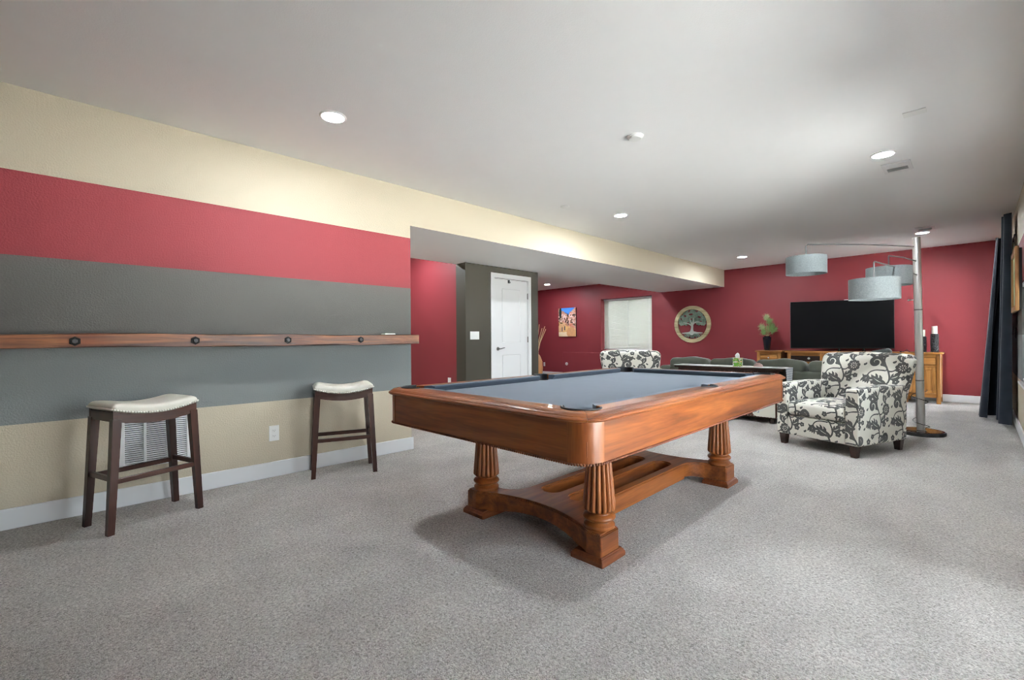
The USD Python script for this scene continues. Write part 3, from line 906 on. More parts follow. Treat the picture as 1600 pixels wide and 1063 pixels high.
for sy in (1, -1):        # arched underside of the two end pieces
    R = (.33 ** 2 + .030 ** 2) / (2 * .030)
    arch = extr_xz(sg.Point(0, .036 + .030 - R).buffer(R, quad_segs=128).intersection(sg.box(-.33, 0, .33, .1)), min(sy * .6, sy * 1.0), max(sy * .6, sy * 1.0))
    BM = BM - man(arch)
obj('base_frame', unman(BM), m_tw_y, TB, smooth=25)
for sx in (1, -1):
    for sy in (1, -1):
        c = (sx * .430, sy * .812)
        m = loft_rrect(.097, .106, .008, [(.016, .040), (.014, .035), (.009, .032), (.007, .026), (.002, .022), (.0, .018), (.0, .0)], 4, closed=False)
        obj('foot', moved(m, (c[0], c[1], 0)), m_tw_dark, TB, smooth=30)
        kf = 16

        def flute(R, th, z):
            w = np.where((z > .2285) & (z < .63), 1., 0.)
            return R * (1 - w * .20 * (1 - np.abs(np.sin(kf * th / 2)) ** .6))
        prof = [(0, .147), (.076, .147), (.079, .152), (.0785, .165), (.071, .173), (.0635, .178), (.062, .182), (.071, .186), (.080, .194), (.083, .201), (.080, .208), (.071, .215), (.060, .219), (.058, .223),
                (.0605, .2284), (.066, .2287), (.079, .237), (.0835, .245), (.0825, .26), (.0775, .32), (.071, .40), (.065, .47), (.060, .54), (.057, .60), (.057, .6299), (.0, .63), (0, .645)]
        leg = lathe(prof, 192, flute)
        obj('leg', moved(leg, (c[0], c[1] - sy * .012, 0)), m_tw_leg, TB, smooth=40)
hk = [tube([(.60, .62, .60), (.60, .62, .575), (.60, .66, .565), (.60, .665, .585)], .006, 8), tube([(.60, .72, .60), (.60, .72, .57), (.60, .70, .56)], .006, 8)]
obj('cue_hook', hk, m_black, TB)


# ---------------------------------------------------------------- bar stools
def make_stool(label, loc, rz):
    t = thing('bar_stool', label, 'bar stool', loc, rz, group='saddle seat bar stools')
    bw, bd, tw, td, Ht = .238, .145, .203, .135, .655        # half spreads at the bottom and top

    def leg(sx, sy):
        b = np.array([sx * bw, sy * bd])
        tp = np.array([sx * tw, sy * td])
        q = lambda c, a: [(c[0] - a, c[1] - a), (c[0] + a, c[1] - a), (c[0] + a, c[1] + a), (c[0] - a, c[1] + a)]
        return hexa(q(b, .0165), q(tp, .0215), 0, Ht)
    for sx in (-1, 1):
        for sy in (-1, 1):
            obj('leg', leg(sx, sy), m_stool, t, smooth=False)
    at = lambda z: (bw + (tw - bw) * z / Ht, bd + (td - bd) * z / Ht)
    X, Y = at(.30)
    for sy in (-1, 1):
        obj('stretcher', cbox(-X, X, sy * Y - .010, sy * Y + .010, .283, .312, .002), m_stool_x, t, smooth=False)
    for sx in (-1, 1):
        obj('stretcher', cbox(sx * X - .010, sx * X + .010, -Y, Y, .298, .327, .002), m_stool, t, smooth=False)
    xs = np.linspace(-tw - .018, tw + .018, 25)
    sad = lambda x: .036 * (np.abs(x) / .22) ** 2
    poly = sg.Polygon([(x, .612 + sad(x) * .9) for x in xs] + [(x, .668 + sad(x)) for x in xs[::-1]])
    for sy in (-1, 1):
        obj('apron', extr_xz(poly, sy * (td + .006) - .011, sy * (td + .006) + .011), m_stool_x, t, smooth=30)
    for sx in (-1, 1):
        obj('apron', cbox(sx * (tw + .006) - .011, sx * (tw + .006) + .011, -td, td, .640, .700, .002), m_stool, t, smooth=False)

    def dip(V):
        V = V.copy()
        x = V[:, 0]
        top = np.clip((V[:, 2] + .03) / .06, 0, 1)
        edge = np.clip(1 - (np.abs(V[:, 1]) / .165) ** 4, 0, 1) * np.clip(1 - (np.abs(x) / .235) ** 6, 0, 1)
        V[:, 2] += .036 * (np.abs(x) / .22) ** 2 - .012 * np.clip((np.abs(x) - .17) / .06, 0, 1) ** 2 * top * 2 + top * edge * .012
        return V
    soft('seat', t, m_cream_leather, (0, 0, .692), (.456, .330, .052), .021, .012, dip)
    nails = []
    for x in np.linspace(-.220, .220, 32):
        for sy in (-1, 1):
            nails.append(sphere((x, sy * .1655, .6765 + sad(x)), .0060, 1))
    for y in np.linspace(-.155, .155, 24):
        for sx in (-1, 1):
            nails.append(sphere((sx * .2285, y, .6765 + sad(.228)), .0060, 1))
    obj('nailhead_trim', nails, m_brass, t, smooth=True, kind='stuff', label='row of small silver nailheads under seat edge')
    return t


s0 = make_stool('dark wood saddle bar stool standing before the louvred return air grille', (-3.672, .346, 0), 108.2)
dup(s0, (-3.763, 1.667, 0), 70.5, 'dark wood saddle bar stool standing beside the wall outlet, nearer the pool table')


# ---------------------------------------------------------------- armchairs in floral fabric
def motif_tile():
    """signed distance tile of a scrolling floral, ink above .5"""
    from scipy.interpolate import CubicSpline
    W, H, px = .38, .46, .0015
    nx, ny = int(W / px), int(H / px)
    ink = np.zeros((ny * 3, nx * 3), bool)
    yy, xx = np.mgrid[0:ny * 3, 0:nx * 3]

    def disc(x, y, r, val=True):
        cx, cyy = (x + W) / px, (y + H) / px
        k = int(r / px) + 2
        x0, x1, y0, y1 = max(int(cx) - k, 0), int(cx) + k + 1, max(int(cyy) - k, 0), int(cyy) + k + 1
        sub = (xx[y0:y1, x0:x1] - cx) ** 2 + (yy[y0:y1, x0:x1] - cyy) ** 2 <= (r / px) ** 2
        ink[y0:y1, x0:x1][sub] = val

    def stroke(pts, rad, val=True, n=120):
        pts = np.array(pts, float)
        t = np.linspace(0, len(pts) - 1, n)
        P = CubicSpline(np.arange(len(pts)), pts)(t)
        R = np.interp(t / t[-1], np.linspace(0, 1, len(rad)), rad)
        for (a, b), r in zip(P, R):
            disc(a, b, r, val)

    def leaf(x, y, ang, ln, wd, curve=.2, vein=True):
        """acanthus leaf: a curved blade with pointed lobes and a pale midrib"""
        c, s = math.cos(ang), math.sin(ang)
        f = lambda u, v: (x + c * u - s * v, y + s * u + c * v)
        mid = lambda k: curve * ln * math.sin(k * PI * .8)
        stroke([f(ln * k, mid(k)) for k in np.linspace(0, 1, 7)], [.003, wd * .75, wd, wd * .95, wd * .7, wd * .4, .0012])
        for k, sd in ((.30, 1), (.38, -1), (.55, 1), (.62, -1), (.78, 1)):
            q = wd * (1.15 - .5 * k)
            stroke([f(ln * k, mid(k) + sd * q * .4), f(ln * k + wd * .6, mid(k) + sd * q * 1.35), f(ln * k + wd * 1.45, mid(k) + sd * q * 1.75)], [q * .55, q * .40, .0012])
        if vein:
            stroke([f(ln * k, mid(k)) for k in (.10, .3, .5, .7, .85)], [.0014, .0042, .0046, .003, .0012], False)

    def flower(x, y, r, n, rot=0):
        disc(x, y, r * .70)
        for k in range(n):
            a = rot + 2 * PI * k / n
            disc(x + r * .78 * math.cos(a), y + r * .78 * math.sin(a), r * .30)
        for k in range(n):
            a = rot + 2 * PI * (k + .5) / n
            stroke([(x + r * .26 * math.cos(a), y + r * .26 * math.sin(a)), (x + r * .45 * math.cos(a), y + r * .45 * math.sin(a)), (x + r * .62 * math.cos(a), y + r * .62 * math.sin(a))], [.0022, r * .115, .003], False, 20)
        disc(x, y, r * .13, False)

    def small(x, y, r, rot):
        for k in range(5):
            a = rot + 2 * PI * k / 5
            disc(x + r * .62 * math.cos(a), y + r * .62 * math.sin(a), r * .42)
        disc(x, y, r * .5)
        disc(x, y, r * .25, False)

    def scroll(x, y, r0, turns, a0, sgn, w):
        P = []
        for k in np.linspace(0, 1, 16):
            a = a0 + sgn * turns * 2 * PI * k
            r = r0 * (1 - k) ** .85 + .004
            P.append((x + r * math.cos(a), y + r * math.sin(a)))
        stroke(P, [w * .55, w * 1.05, w * 1.1, w, w * .85, w * 1.05], True, 220)

    def tulip(x, y, ang, s):
        c, sn = math.cos(ang), math.sin(ang)
        f = lambda u, v: (x + s * (c * u - sn * v), y + s * (sn * u + c * v))
        stroke([f(0, 0), f(.02, 0), f(.04, 0)], [.010 * s, .024 * s, .018 * s])
        for v in (-.026, -.009, .009, .026):
            stroke([f(.025, v * .6), f(.045, v), f(.066, v * 1.25)], [.013 * s, .009 * s, .0015])
        for sd in (-1, 1):
            stroke([f(.0, 0), f(.012, sd * .024), f(.0, sd * .042)], [.009 * s, .008 * s, .0015])
        stroke([f(.018, 0), f(.028, 0), f(.038, 0)], [.003 * s, .0085 * s, .002 * s], False, 20)
        stroke([f(.024, 0), f(.029, 0), f(.033, 0)], [.0015 * s, .003 * s, .001 * s], True, 10)

    S = .0062
    stroke([(.20, 0), (.235, .07), (.20, .16), (.165, .25), (.20, .35), (.20, .46)], [S, S * .9, S * .8, S * .9, S, S])
    leaf(.215, .02, 2.5, .145, .026, .16)
    leaf(.232, .07, .75, .085, .017, -.22)
    scroll(.105, .215, .050, 1.25, -.45, 1, .0135)
    stroke([(.195, .17), (.18, .185), (.155, .195)], [.005, .008, .0125])
    leaf(.085, .262, 1.75, .062, .015, .25, False)
    leaf(.14, .265, .9, .045, .012, -.2, False)
    flower(.31, .175, .050, 9, .2)
    stroke([(.20, .15), (.235, .135), (.27, .16)], [.0055, .0045, .004])
    leaf(.30, .228, 1.5, .075, .018, .28)
    tulip(.06, .085, 4.4, 1.0)
    stroke([(.06, .09), (.10, .135), (.19, .14)], [.004, .004, .005])
    leaf(.185, .275, 2.3, .105, .021, .2)
    leaf(.205, .345, .45, .10, .021, -.22)
    scroll(.305, .375, .040, 1.2, 3.4, -1, .0115)
    stroke([(.2, .385), (.23, .40), (.262, .385)], [.005, .007, .0105])
    small(.045, .365, .027, .3)
    small(.105, .405, .022, .9)
    small(.285, .045, .025, .1)
    small(.335, .082, .021, .6)
    stroke([(.20, .43), (.16, .425), (.12, .41)], [.005, .004, .003])
    stroke([(.235, .07), (.26, .06), (.275, .05)], [.004, .004, .003])
    tulip(.355, .285, 2.0, .75)
    for x, y in ((.02, .19), (.135, .325), (.345, .33), (.265, .43), (.105, .02), (.24, .22), (.02, .29), (.36, .02), (.165, .06)):
        stroke([(x, y), (x + .010, y + .006), (x + .012, y + .017)], [.0085, .006, .0012], True, 24)
    white = np.zeros((ny, nx), bool)
    for i in range(3):
        for j in range(3):
            white |= ink[i * ny:(i + 1) * ny, j * nx:(j + 1) * nx]
    wide = np.tile(white, (3, 3))
    sd = ndimage.distance_transform_edt(wide) - ndimage.distance_transform_edt(~wide)
    sd = sd[ny:2 * ny, nx:2 * nx] * px
    return np.clip(.5 + (sd + .0017) / .024, 0, 1).astype(np.float32), W, H


TILE, TW, TH = motif_tile()


def motif(uv):
    x = np.mod(uv[:, 0], TW) / TW * TILE.shape[1] - .5
    y = np.mod(uv[:, 1], TH) / TH * TILE.shape[0] - .5
    return ndimage.map_coordinates(TILE, [y, x], order=1, mode='wrap')


def fsoft(name, parent, c, size, r, deform=None, off=(0, 0), step=.0048, label=None):
    V, Fs, UV = soft_box(c, size, r, step, deform)
    return raw_mesh(name, V, Fs, m_damask, parent, weld_normals(V, Fs), {'motif': motif(UV / 1.03 + np.array(off))}, label=label)


def make_armchair(label, loc, rz):
    t = thing('armchair', label, 'armchair', loc, rz, group='floral armchairs')
    Wd = .392

    def arm_def(sx):
        def d(V):
            V = V.copy()
            z = V[:, 2] + .265
            fr = np.clip((V[:, 1] + .39) / .78, 0, 1)
            V[:, 0] += sx * .012 * (z / .53) ** 2
            V[:, 2] += np.clip(V[:, 2] / .265, 0, 1) * (.012 * np.sin(fr * PI) - .004)
            return V
        return d
    for sx in (-1, 1):
        fsoft('arm', t, (sx * (Wd - .062), -.035, .37), (.124, .79, .53), .022, arm_def(sx), (.05 + .13 * sx, .02))
    fsoft('seat_base', t, (0, -.04, .205), (2 * (Wd - .115), .765, .20), .015, None, (.1, .16))

    def cush(V):
        V = V.copy()
        bx = 1 - (np.abs(V[:, 0]) / .28) ** 4
        by = 1 - (np.abs(V[:, 1]) / .33) ** 4
        V[:, 2] += np.where(V[:, 2] > 0, .022, -.0) * np.clip(bx * by, 0, 1)
        V[:, 1] -= .014 * np.clip(-V[:, 1] / .33, 0, 1) * np.clip(1 - (V[:, 2] / .08) ** 2, 0, 1)
        return V
    fsoft('seat_cushion', t, (0, -.115, .378), (2 * (Wd - .122), .625, .145), .04, cush, (.03, .06))

    def backd(V):
        V = V.copy()
        z = V[:, 2] + .365                        # 0 .. .73
        wid = 1 + .10 * np.clip((z - .28) / .35, 0, 1)
        x = V[:, 0].copy()
        V[:, 0] = x * wid
        V[:, 1] += .30 * np.clip(z - .12, 0, 1) - .01
        V[:, 2] += .018 * np.clip(z / .73, 0, 1) ** 3 * (1 - (x / .39) ** 2)
        V[:, 1] -= np.where(V[:, 1] < .30 * np.clip(z - .12, 0, 1), .025, 0) * np.clip(1 - (x / .37) ** 4, 0, 1) * np.clip(1 - ((z - .45) / .3) ** 2, 0, 1)
        return V
    fsoft('backrest', t, (0, .285, .56), (2 * Wd - .012, .165, .73), .062, backd, (.0, .05))
    for sx in (-1, 1):
        for y in (-.385, .325):
            q = lambda a: [(sx * .335 - a, y - a), (sx * .335 + a, y - a), (sx * .335 + a, y + a), (sx * .335 - a, y + a)]
            obj('leg', hexa(q(.023), q(.034), 0, .115), m_espresso, t, smooth=False)
    return t


a0 = make_armchair('grey and cream floral armchair beside the tall floor lamp', (-.975, 5.615, 0), -19.9)
dup(a0, (-3.70, 6.20, 0), 205., 'grey and cream floral armchair seen from behind, below the closed blind')


# ---------------------------------------------------------------- sofa, console table and bench
t = thing('sofa', 'long grey green microfibre sofa behind the dark console table', 'sofa', (-2.36, 7.34, 0))
SL = 1.53
soft('frame', t, m_sofa, (0, .45, .235), (2 * SL, .88, .33), .04, .05)
soft('back_panel', t, m_sofa, (0, .10, .40), (2 * SL - .36, .17, .46), .05, .05)
for sx in (-1, 1):
    soft('arm', t, m_sofa, (sx * (SL - .10), .45, .355), (.20, .90, .57), .07, .04)


def puff(V):
    V = V.copy()
    hx = np.abs(V[:, 0]).max()
    V[:, 2] += np.clip(V[:, 2] / .09, -1, 1) * .018 * np.clip(1 - (V[:, 0] / hx) ** 4, 0, 1)
    V[:, 2] += .010 * np.sin(V[:, 0] * 14 + 1) * (V[:, 2] > 0)
    return V


for x in (-1.02, -.34, .34, 1.02):
    soft('back_cushion', t, m_sofa, (x, .16, .675), (.665, .25, .185), .075, .03, puff)
    soft('seat_cushion', t, m_sofa, (x, .58, .45), (.665, .60, .15), .05, .05)
for x in (-1.4, 1.4):
    for y in (.08, .84):
        obj('foot', cyl(.03, 0, .08, (x, y), 16), m_espresso, t)
t = thing('folded_blanket', 'folded pale grey blanket on sofa back behind the floral armchair', 'blanket', (-.88, 7.50, .765))
V, Fs, _ = soft_box((0, 0, .09), (.22, .22, .17), .05, .02, lambda v: v + np.stack([0 * v[:, 0], 0 * v[:, 0], .02 * np.sin(v[:, 0] * 12) * (v[:, 2] > 0)], 1))
raw_mesh('fold', V, Fs, m_shade, t, weld_normals(V, Fs))

t = thing('console_table', 'dark wood sofa table with reeded front behind the pool table', 'table', (-2.62, 7.11, 0))
obj('tabletop', cbox(-.77, .77, -.19, .19, .645, .675, .006), m_espresso, t)
obj('body', cbox(-.72, .72, -.155, .155, .10, .645, .003), m_espresso, t)
for i in range(60):
    x = -.70 + 1.40 * i / 59
    obj('reed', moved(cyl(.0095, .24, .635, n=8), (x, -.158, 0)), m_stool, t)
obj('skirt', cbox(-.735, .735, -.172, .165, .06, .23, .004), m_leather, t)
for sx in (-1, 1):
    for sy in (-1, 1):
        obj('leg', hexa([(sx * .70 - .025, sy * .135 - .025), (sx * .70 + .025, sy * .135 - .025), (sx * .70 + .025, sy * .135 + .025), (sx * .70 - .025, sy * .135 + .025)],
                        [(sx * .70 - .032, sy * .135 - .032), (sx * .70 + .032, sy * .135 - .032), (sx * .70 + .032, sy * .135 + .032), (sx * .70 - .032, sy * .135 + .032)], 0, .11), m_espresso, t, smooth=False)

t = thing('table_runner', 'white table runner with chevron end hanging off the dark sofa table', 'table runner', (-2.62, 7.11, .675))
nx_, ny_ = 60, 9
X = np.linspace(-.79, .80, nx_)
Yv = np.linspace(-.165, .165, ny_)
A, B = np.meshgrid(X, Yv, indexing='ij')
Zt = .004 + .003 * meshkit.noise(np.stack([A * 9, B * 9, A * 0], -1), 3)
V = np.concatenate([np.stack([A, B, Zt + .004], -1).reshape(-1, 3), np.stack([A, B, Zt - .003], -1).reshape(-1, 3)])
f = grid_faces(nx_, ny_)
rim = []
k = nx_ * ny_
edge = [i * ny_ for i in range(nx_)] + [(nx_ - 1) * ny_ + j for j in range(1, ny_)] + [i * ny_ + ny_ - 1 for i in range(nx_ - 2, -1, -1)] + [j for j in range(ny_ - 2, 0, -1)]
for a, b in zip(edge, edge[1:] + edge[:1]):
    rim += [[a, a + k, b], [b, a + k, b + k]]
raw_mesh('runner_top', V, np.vstack([f, f[:, ::-1] + k, rim]), m_runner, t, None)
zz = np.linspace(.008, -.27, 24)
A, B = np.meshgrid(zz, Yv, indexing='ij')
XX = .790 + .012 * np.sin(B * 30) * np.clip(-A / .2, 0, 1) + .012
V = np.concatenate([np.stack([XX + .003, B, A], -1).reshape(-1, 3), np.stack([XX - .003, B, A], -1).reshape(-1, 3)])
f = grid_faces(24, ny_)
raw_mesh('runner_drop', V, np.vstack([f, f[:, ::-1] + 24 * ny_]), m_chevron, t, None, label='grey and white chevron end of runner')
obj('tassels', [tube([(XX[-1, 4], y, -.27), (XX[-1, 4] + .004, y + .003, -.30), (XX[-1, 4], y, -.325)], [.004, .005, .003], 5) for y in np.linspace(-.155, .155, 14)], m_runner, t, kind='stuff', label='short white tassels along runner end')

t = thing('ottoman', 'low brown leather ottoman with nailhead trim beside the floral armchair', 'ottoman', (-2.22, 6.62, 0))
soft('body', t, m_leather, (0, 0, .21), (.86, .42, .30), .03, .03)
nl = [sphere((x, -.211, .085), .007, 1) for x in np.linspace(-.39, .39, 22)] + [sphere((.431, y, .085), .007, 1) for y in np.linspace(-.17, .17, 10)]
obj('nailhead_trim', nl, m_brass, t, smooth=True, kind='stuff', label='row of pale nailheads along lower edge')
for sx in (-1, 1):
    for sy in (-1, 1):
        obj('foot', cyl(.022, 0, .07, (sx * .36, sy * .15), 14), m_espresso, t)
t = thing('folded_throw', 'cream blue-printed throw draped over the brown leather ottoman', 'throw', (-2.22, 6.62, 0))
po = sg.box(.16, .085, .425, .40).buffer(-.03).buffer(.03)
gx, gz = np.meshgrid(np.linspace(.16, .425, 30), np.linspace(.085, .372, 34), indexing='ij')
rc = .05
inset = np.clip(1 - (gz - .085) / rc, 0, 1)
gx2 = .16 + (gx - .16) * (1 - 0 * inset) + 0
lo = .16 + rc * (1 - np.sqrt(np.clip(1 - inset ** 2, 0, 1)))
gx2 = lo + (gx - .16) / .265 * (.425 - lo)
tone = np.ones(gx.shape + (3,)) * np.array([.66, .65, .56])
q = meshkit.noise(np.stack([gx2 * 60, gz * 60, gx * 0], -1), 5)
blue = (gx2 < .235) & (gz > .13) & (gz < .25) & (q > .48)
tone[blue] = (.20, .27, .36)
P1 = np.stack([gx2, np.full_like(gx, -.236), gz], -1).reshape(-1, 3)
P2 = P1 + np.array([0, .010, 0])
f = grid_faces(30, 34)
edge = [i * 34 for i in range(30)] + [29 * 34 + j for j in range(1, 34)] + [i * 34 + 33 for i in range(28, -1, -1)] + [j for j in range(32, 0, -1)]
rim = []
for a, b in zip(edge, edge[1:] + edge[:1]):
    rim += [[a, b, a + 1020], [b, b + 1020, a + 1020]]
raw_mesh('front_fold', np.vstack([P1, P2]), np.vstack([f, f[:, ::-1] + 1020, rim]), m_printed, t, None, {'tone': np.vstack([tone.reshape(-1, 3)] * 2)})
tp = soft_box((.2925, -.02, .368), (.265, .39, .012), .004, .03)
raw_mesh('top_fold', tp[0], tp[1], m_printed, t, weld_normals(tp[0], tp[1]), {'tone': np.ones((len(tp[0]), 3)) * np.array([.66, .65, .56])})

t = thing('tissue_box', 'green printed tissue box with white tissue on the dark sofa table', 'tissue box', (-2.475, 7.06, .683), 12)
n = 28
gx, gz = np.meshgrid(np.linspace(-.06, .06, n), np.linspace(0, .125, n), indexing='ij')


def boxtone(seed):
    c = np.ones(gx.shape + (3,)) * np.array([.55, .62, .50])
    q = meshkit.noise(np.stack([gx * 55 + seed * 3, gz * 45, gx * 0], -1), seed)
    q2 = meshkit.noise(np.stack([gx * 70 - seed, gz * 75, gx * 0], -1), seed + 4)
    c[(q > .52)] = (.17, .42, .07)
    c[(q2 > .68)] = (.70, .45, .22)
    c[(q2 < .25) & (gz > .06)] = (.04, .08, .03)
    c[(gz < .045) & (q < .5)] = (.62, .68, .72)
    return c.reshape(-1, 3)


for k, rz in enumerate((0, PI / 2, PI, -PI / 2)):
    P = np.stack([gx, np.full_like(gx, -.06), gz], -1).reshape(-1, 3)
    P2 = P + np.array([0, .003, 0])
    R = trimesh.transformations.rotation_matrix(rz, (0, 0, 1))[:3, :3]
    f = grid_faces(n, n)
    raw_mesh('side_panel', np.vstack([P, P2]) @ R.T, np.vstack([f, f[:, ::-1] + n * n]), m_printed, t, None, {'tone': np.vstack([boxtone(11 + k)] * 2)})
obj('lid', extr(sg.box(-.06, -.06, .06, .06).difference(sg.Point(0, 0).buffer(.03)), .120, .125), m_leaf2, t, smooth=False)
th = np.linspace(0, 2 * PI, 40, endpoint=False)
tis = []
for z, r, am in ((.10, .028, .1), (.125, .026, .2), (.15, .030, .35), (.17, .024, .5), (.19, .013, .6), (.20, .004, .5)):
    rr = r * (1 + am * np.sin(th * 3 + z * 30) * .6 + am * .3 * np.sin(th * 7))
    tis.append(np.stack([rr * np.cos(th), rr * np.sin(th), np.full(40, z)], 1))
raw_mesh('tissue', np.vstack(tis), grid_faces(6, 40, wrap_m=True), m_plastic, t, weld_normals(np.vstack(tis), grid_faces(6, 40, wrap_m=True)))
t = thing('pink_bowl', 'small pale pink upturned bowl on the sofa table beside tissue box', 'bowl', (-2.22, 7.13, .683))
m_pink = plain('pale_pink', (.75, .52, .50), .5)
obj('bowl', lathe([(.062, 0), (.06, .02), (.048, .038), (.028, .048), (.024, .05), (0, .051)], 32), m_pink, t)
obj('foot_ring', lathe([(.026, .049), (.026, .056), (.020, .056), (.020, .049), (.026, .049)], 24), m_pink, t)

# ---------------------------------------------------------------- media console
t = thing('media_console', 'rustic pine media console with dark drawers under the television', 'media console', (-1.80, 10.36, 0))
F0 = -.24                                    # front face (local y)
ZT = .842


def pier(x0, x1, knob):
    obj('top_board', cbox(x0 - .028, x1 + .028, F0 - .025, .27, ZT - .030, ZT, .005), m_stand, t)
    for x in (x0, x1 - .055):
        obj('stile', cbox(x, x + .055, F0, F0 + .05, 0, ZT - .03, .004), m_stand_z, t)
        obj('stile', cbox(x, x + .055, .20, .25, 0, ZT - .03, .004), m_stand_z, t)
    obj('side_panel', cbox(x0 + .004, x0 + .022, F0 + .05, .20, .09, ZT - .03, .002), m_stand_z, t)
    obj('side_panel', cbox(x1 - .022, x1 - .004, F0 + .05, .20, .09, ZT - .03, .002), m_stand_z, t)
    obj('cross_rail', cbox(x0 + .055, x1 - .055, F0 + .004, F0 + .04, ZT - .085, ZT - .03, .003), m_stand, t)
    obj('cross_rail', cbox(x0 + .055, x1 - .055, F0 + .004, F0 + .04, .605, .632, .003), m_stand, t)
    obj('cross_rail', cbox(x0 + .055, x1 - .055, F0 + .004, F0 + .04, .10, .165, .003), m_stand, t)
    obj('back_panel', cbox(x0 + .02, x1 - .02, .22, .245, .09, ZT - .03, .002), m_stand, t)
    dr = obj('drawer', cbox(x0 + .06, x1 - .06, F0 + .002, F0 + .03, .638, ZT - .090, .008), m_stand, t)
    obj('knob', [moved(lathe([(0, 0), (.008, 0), (.008, .012), (.016, .018), (.014, .028), (0, .031)], 20), ((x0 + x1) / 2, F0 + .002, .70), rx=PI / 2)], m_metal, dr)
    dd = obj('door', [cbox(x0 + .06, x0 + .105, F0 + .004, F0 + .03, .17, .60, .004), cbox(x1 - .105, x1 - .06, F0 + .004, F0 + .03, .17, .60, .004),
                      cbox(x0 + .105, x1 - .105, F0 + .004, F0 + .03, .17, .22, .004), cbox(x0 + .105, x1 - .105, F0 + .004, F0 + .03, .55, .60, .004)], m_stand_z, t)
    obj('door_panel', cbox(x0 + .105, x1 - .105, F0 + .014, F0 + .024, .22, .55, .002), m_stand_z, dd)
    obj('knob', moved(lathe([(0, 0), (.007, 0), (.007, .012), (.014, .018), (.012, .026), (0, .028)], 20), (x1 - .085 if knob < 0 else x0 + .085, F0 + .004, .46), rx=PI / 2), m_metal, dd)


pier(-1.375, -.935, -1)
pier(.915, 1.375, 1)
obj('top_board', cbox(-.865, .865, F0 - .025, .27, ZT - .030, ZT, .005), m_stand, t)
for x in (-.82, -.2825, .2275, .765):
    obj('stile', cbox(x, x + .055, F0, F0 + .05, 0, ZT - .03, .004), m_stand_z, t)
obj('cross_rail', cbox(-.765, .765, F0 + .004, F0 + .04, ZT - .09, ZT - .03, .003), m_stand, t)
obj('cross_rail', cbox(-.765, .765, F0 + .004, F0 + .04, .595, .635, .003), m_stand, t)
obj('cross_rail', cbox(-.765, .765, F0 + .004, F0 + .04, .08, .15, .003), m_stand, t)
obj('back_panel', cbox(-.82, .82, .22, .245, .05, ZT - .03, .002), m_stand, t)
for sx in (-1, 1):
    obj('side_panel', cbox(sx * .80 - .012, sx * .80 + .012, F0 + .05, .22, .05, ZT - .03, .002), m_stand_z, t)
for x0, x1 in ((-.765, -.2825), (-.2275, .2275), (.2825, .765)):
    dr = obj('drawer', cbox(x0 + .004, x1 - .004, F0 + .008, F0 + .03, .640, ZT - .095, .003), m_smoked, t, label='dark drawer front')
    xc = (x0 + x1) / 2 + .06
    obj('cup_pull', moved(lathe([(0, 0), (.022, 0), (.020, .010), (.010, .017), (0, .018)], 24), (xc, F0 + .008, .70), rx=PI / 2), m_metal, dr)
    dd = obj('door', cbox(x0 + .004, x1 - .004, F0 + .010, F0 + .03, .155, .590, .003), m_smoked, t, label='dark glass door')

t = thing('television', 'large black flat television angled on the pine media console', 'television', (-1.79, 10.27, ZT), 20)
obj('bezel', cbox(-.795, .795, -.018, .022, .052, .945, .006), m_black, t)
obj('screen', box(-.785, .785, -.0195, -.0175, .064, .937), m_screen, t, smooth=False)
obj('rear_housing', cbox(-.55, .55, .022, .055, .12, .70, .015), m_black, t)
for x in (-.02, .35):
    ft = obj('stand_foot', [tube([(x, -.09, .006), (x, 0, .06), (x, .07, .006)], .007, 8), cbox(x - .012, x + .012, -.10, -.07, 0, .008, .002), cbox(x - .012, x + .012, .06, .085, 0, .008, .002)], m_black, t)
obj('sensor_bar', cbox(.06, .16, -.02, .0, .945, .956, .003), m_plastic, t, label='small white strip')

t = thing('vase_plant', 'glossy black vase of green pine sprigs on the media console', 'potted plant', (-3.045, 10.33, ZT))
obj('vase', lathe([(0, 0), (.048, 0), (.052, .02), (.066, .13), (.077, .22), (.079, .262), (.072, .279), (.05, .285), (.05, .292), (.058, .295), (.050, .295), (.042, .28), (.0, .24)], 48), m_vase, t)
rng = np.random.default_rng(5)
tips = [(-.11, .0, .50), (-.02, .01, .70), (.06, -.02, .62), (.15, .0, .44), (.03, .03, .47), (-.06, -.04, .40), (.10, .03, .52)]
for tp in tips:
    P = np.array([(0, 0, .25), (tp[0] * .25, tp[1] * .25, .32), (tp[0] * .7, tp[1] * .7, tp[2] - .07), tp], float)
    st = obj('sprig', tube(P, [.006, .005, .004, .002], 6), m_stem, t)
    bl = []
    V, Fs = [], []
    for k in range(150):
        u = rng.uniform(.45, 1.0)
        c = P[2] + (P[3] - P[2]) * (u - .45) / .55 + rng.normal(0, .016, 3)
        dr = rng.normal(0, 1, 3) + np.array([0, 0, .7])
        dr /= np.linalg.norm(dr)
        sd = np.cross(dr, rng.normal(0, 1, 3))
        sd = sd / np.linalg.norm(sd) * .0042
        Ln = rng.uniform(.05, .095)
        b = len(V) * 4
        nm = np.cross(dr, sd) * .5
        V.append([c - sd, c + sd, c + dr * Ln, c + dr * Ln * .5 + nm])
        Fs += [[b, b + 1, b + 3], [b + 1, b + 2, b + 3], [b + 2, b, b + 3], [b, b + 2, b + 1]]
    raw_mesh('needles', np.array(V).reshape(-1, 3), np.array(Fs), m_leaf if rng.random() < .6 else m_leaf2, st, None, kind='stuff')


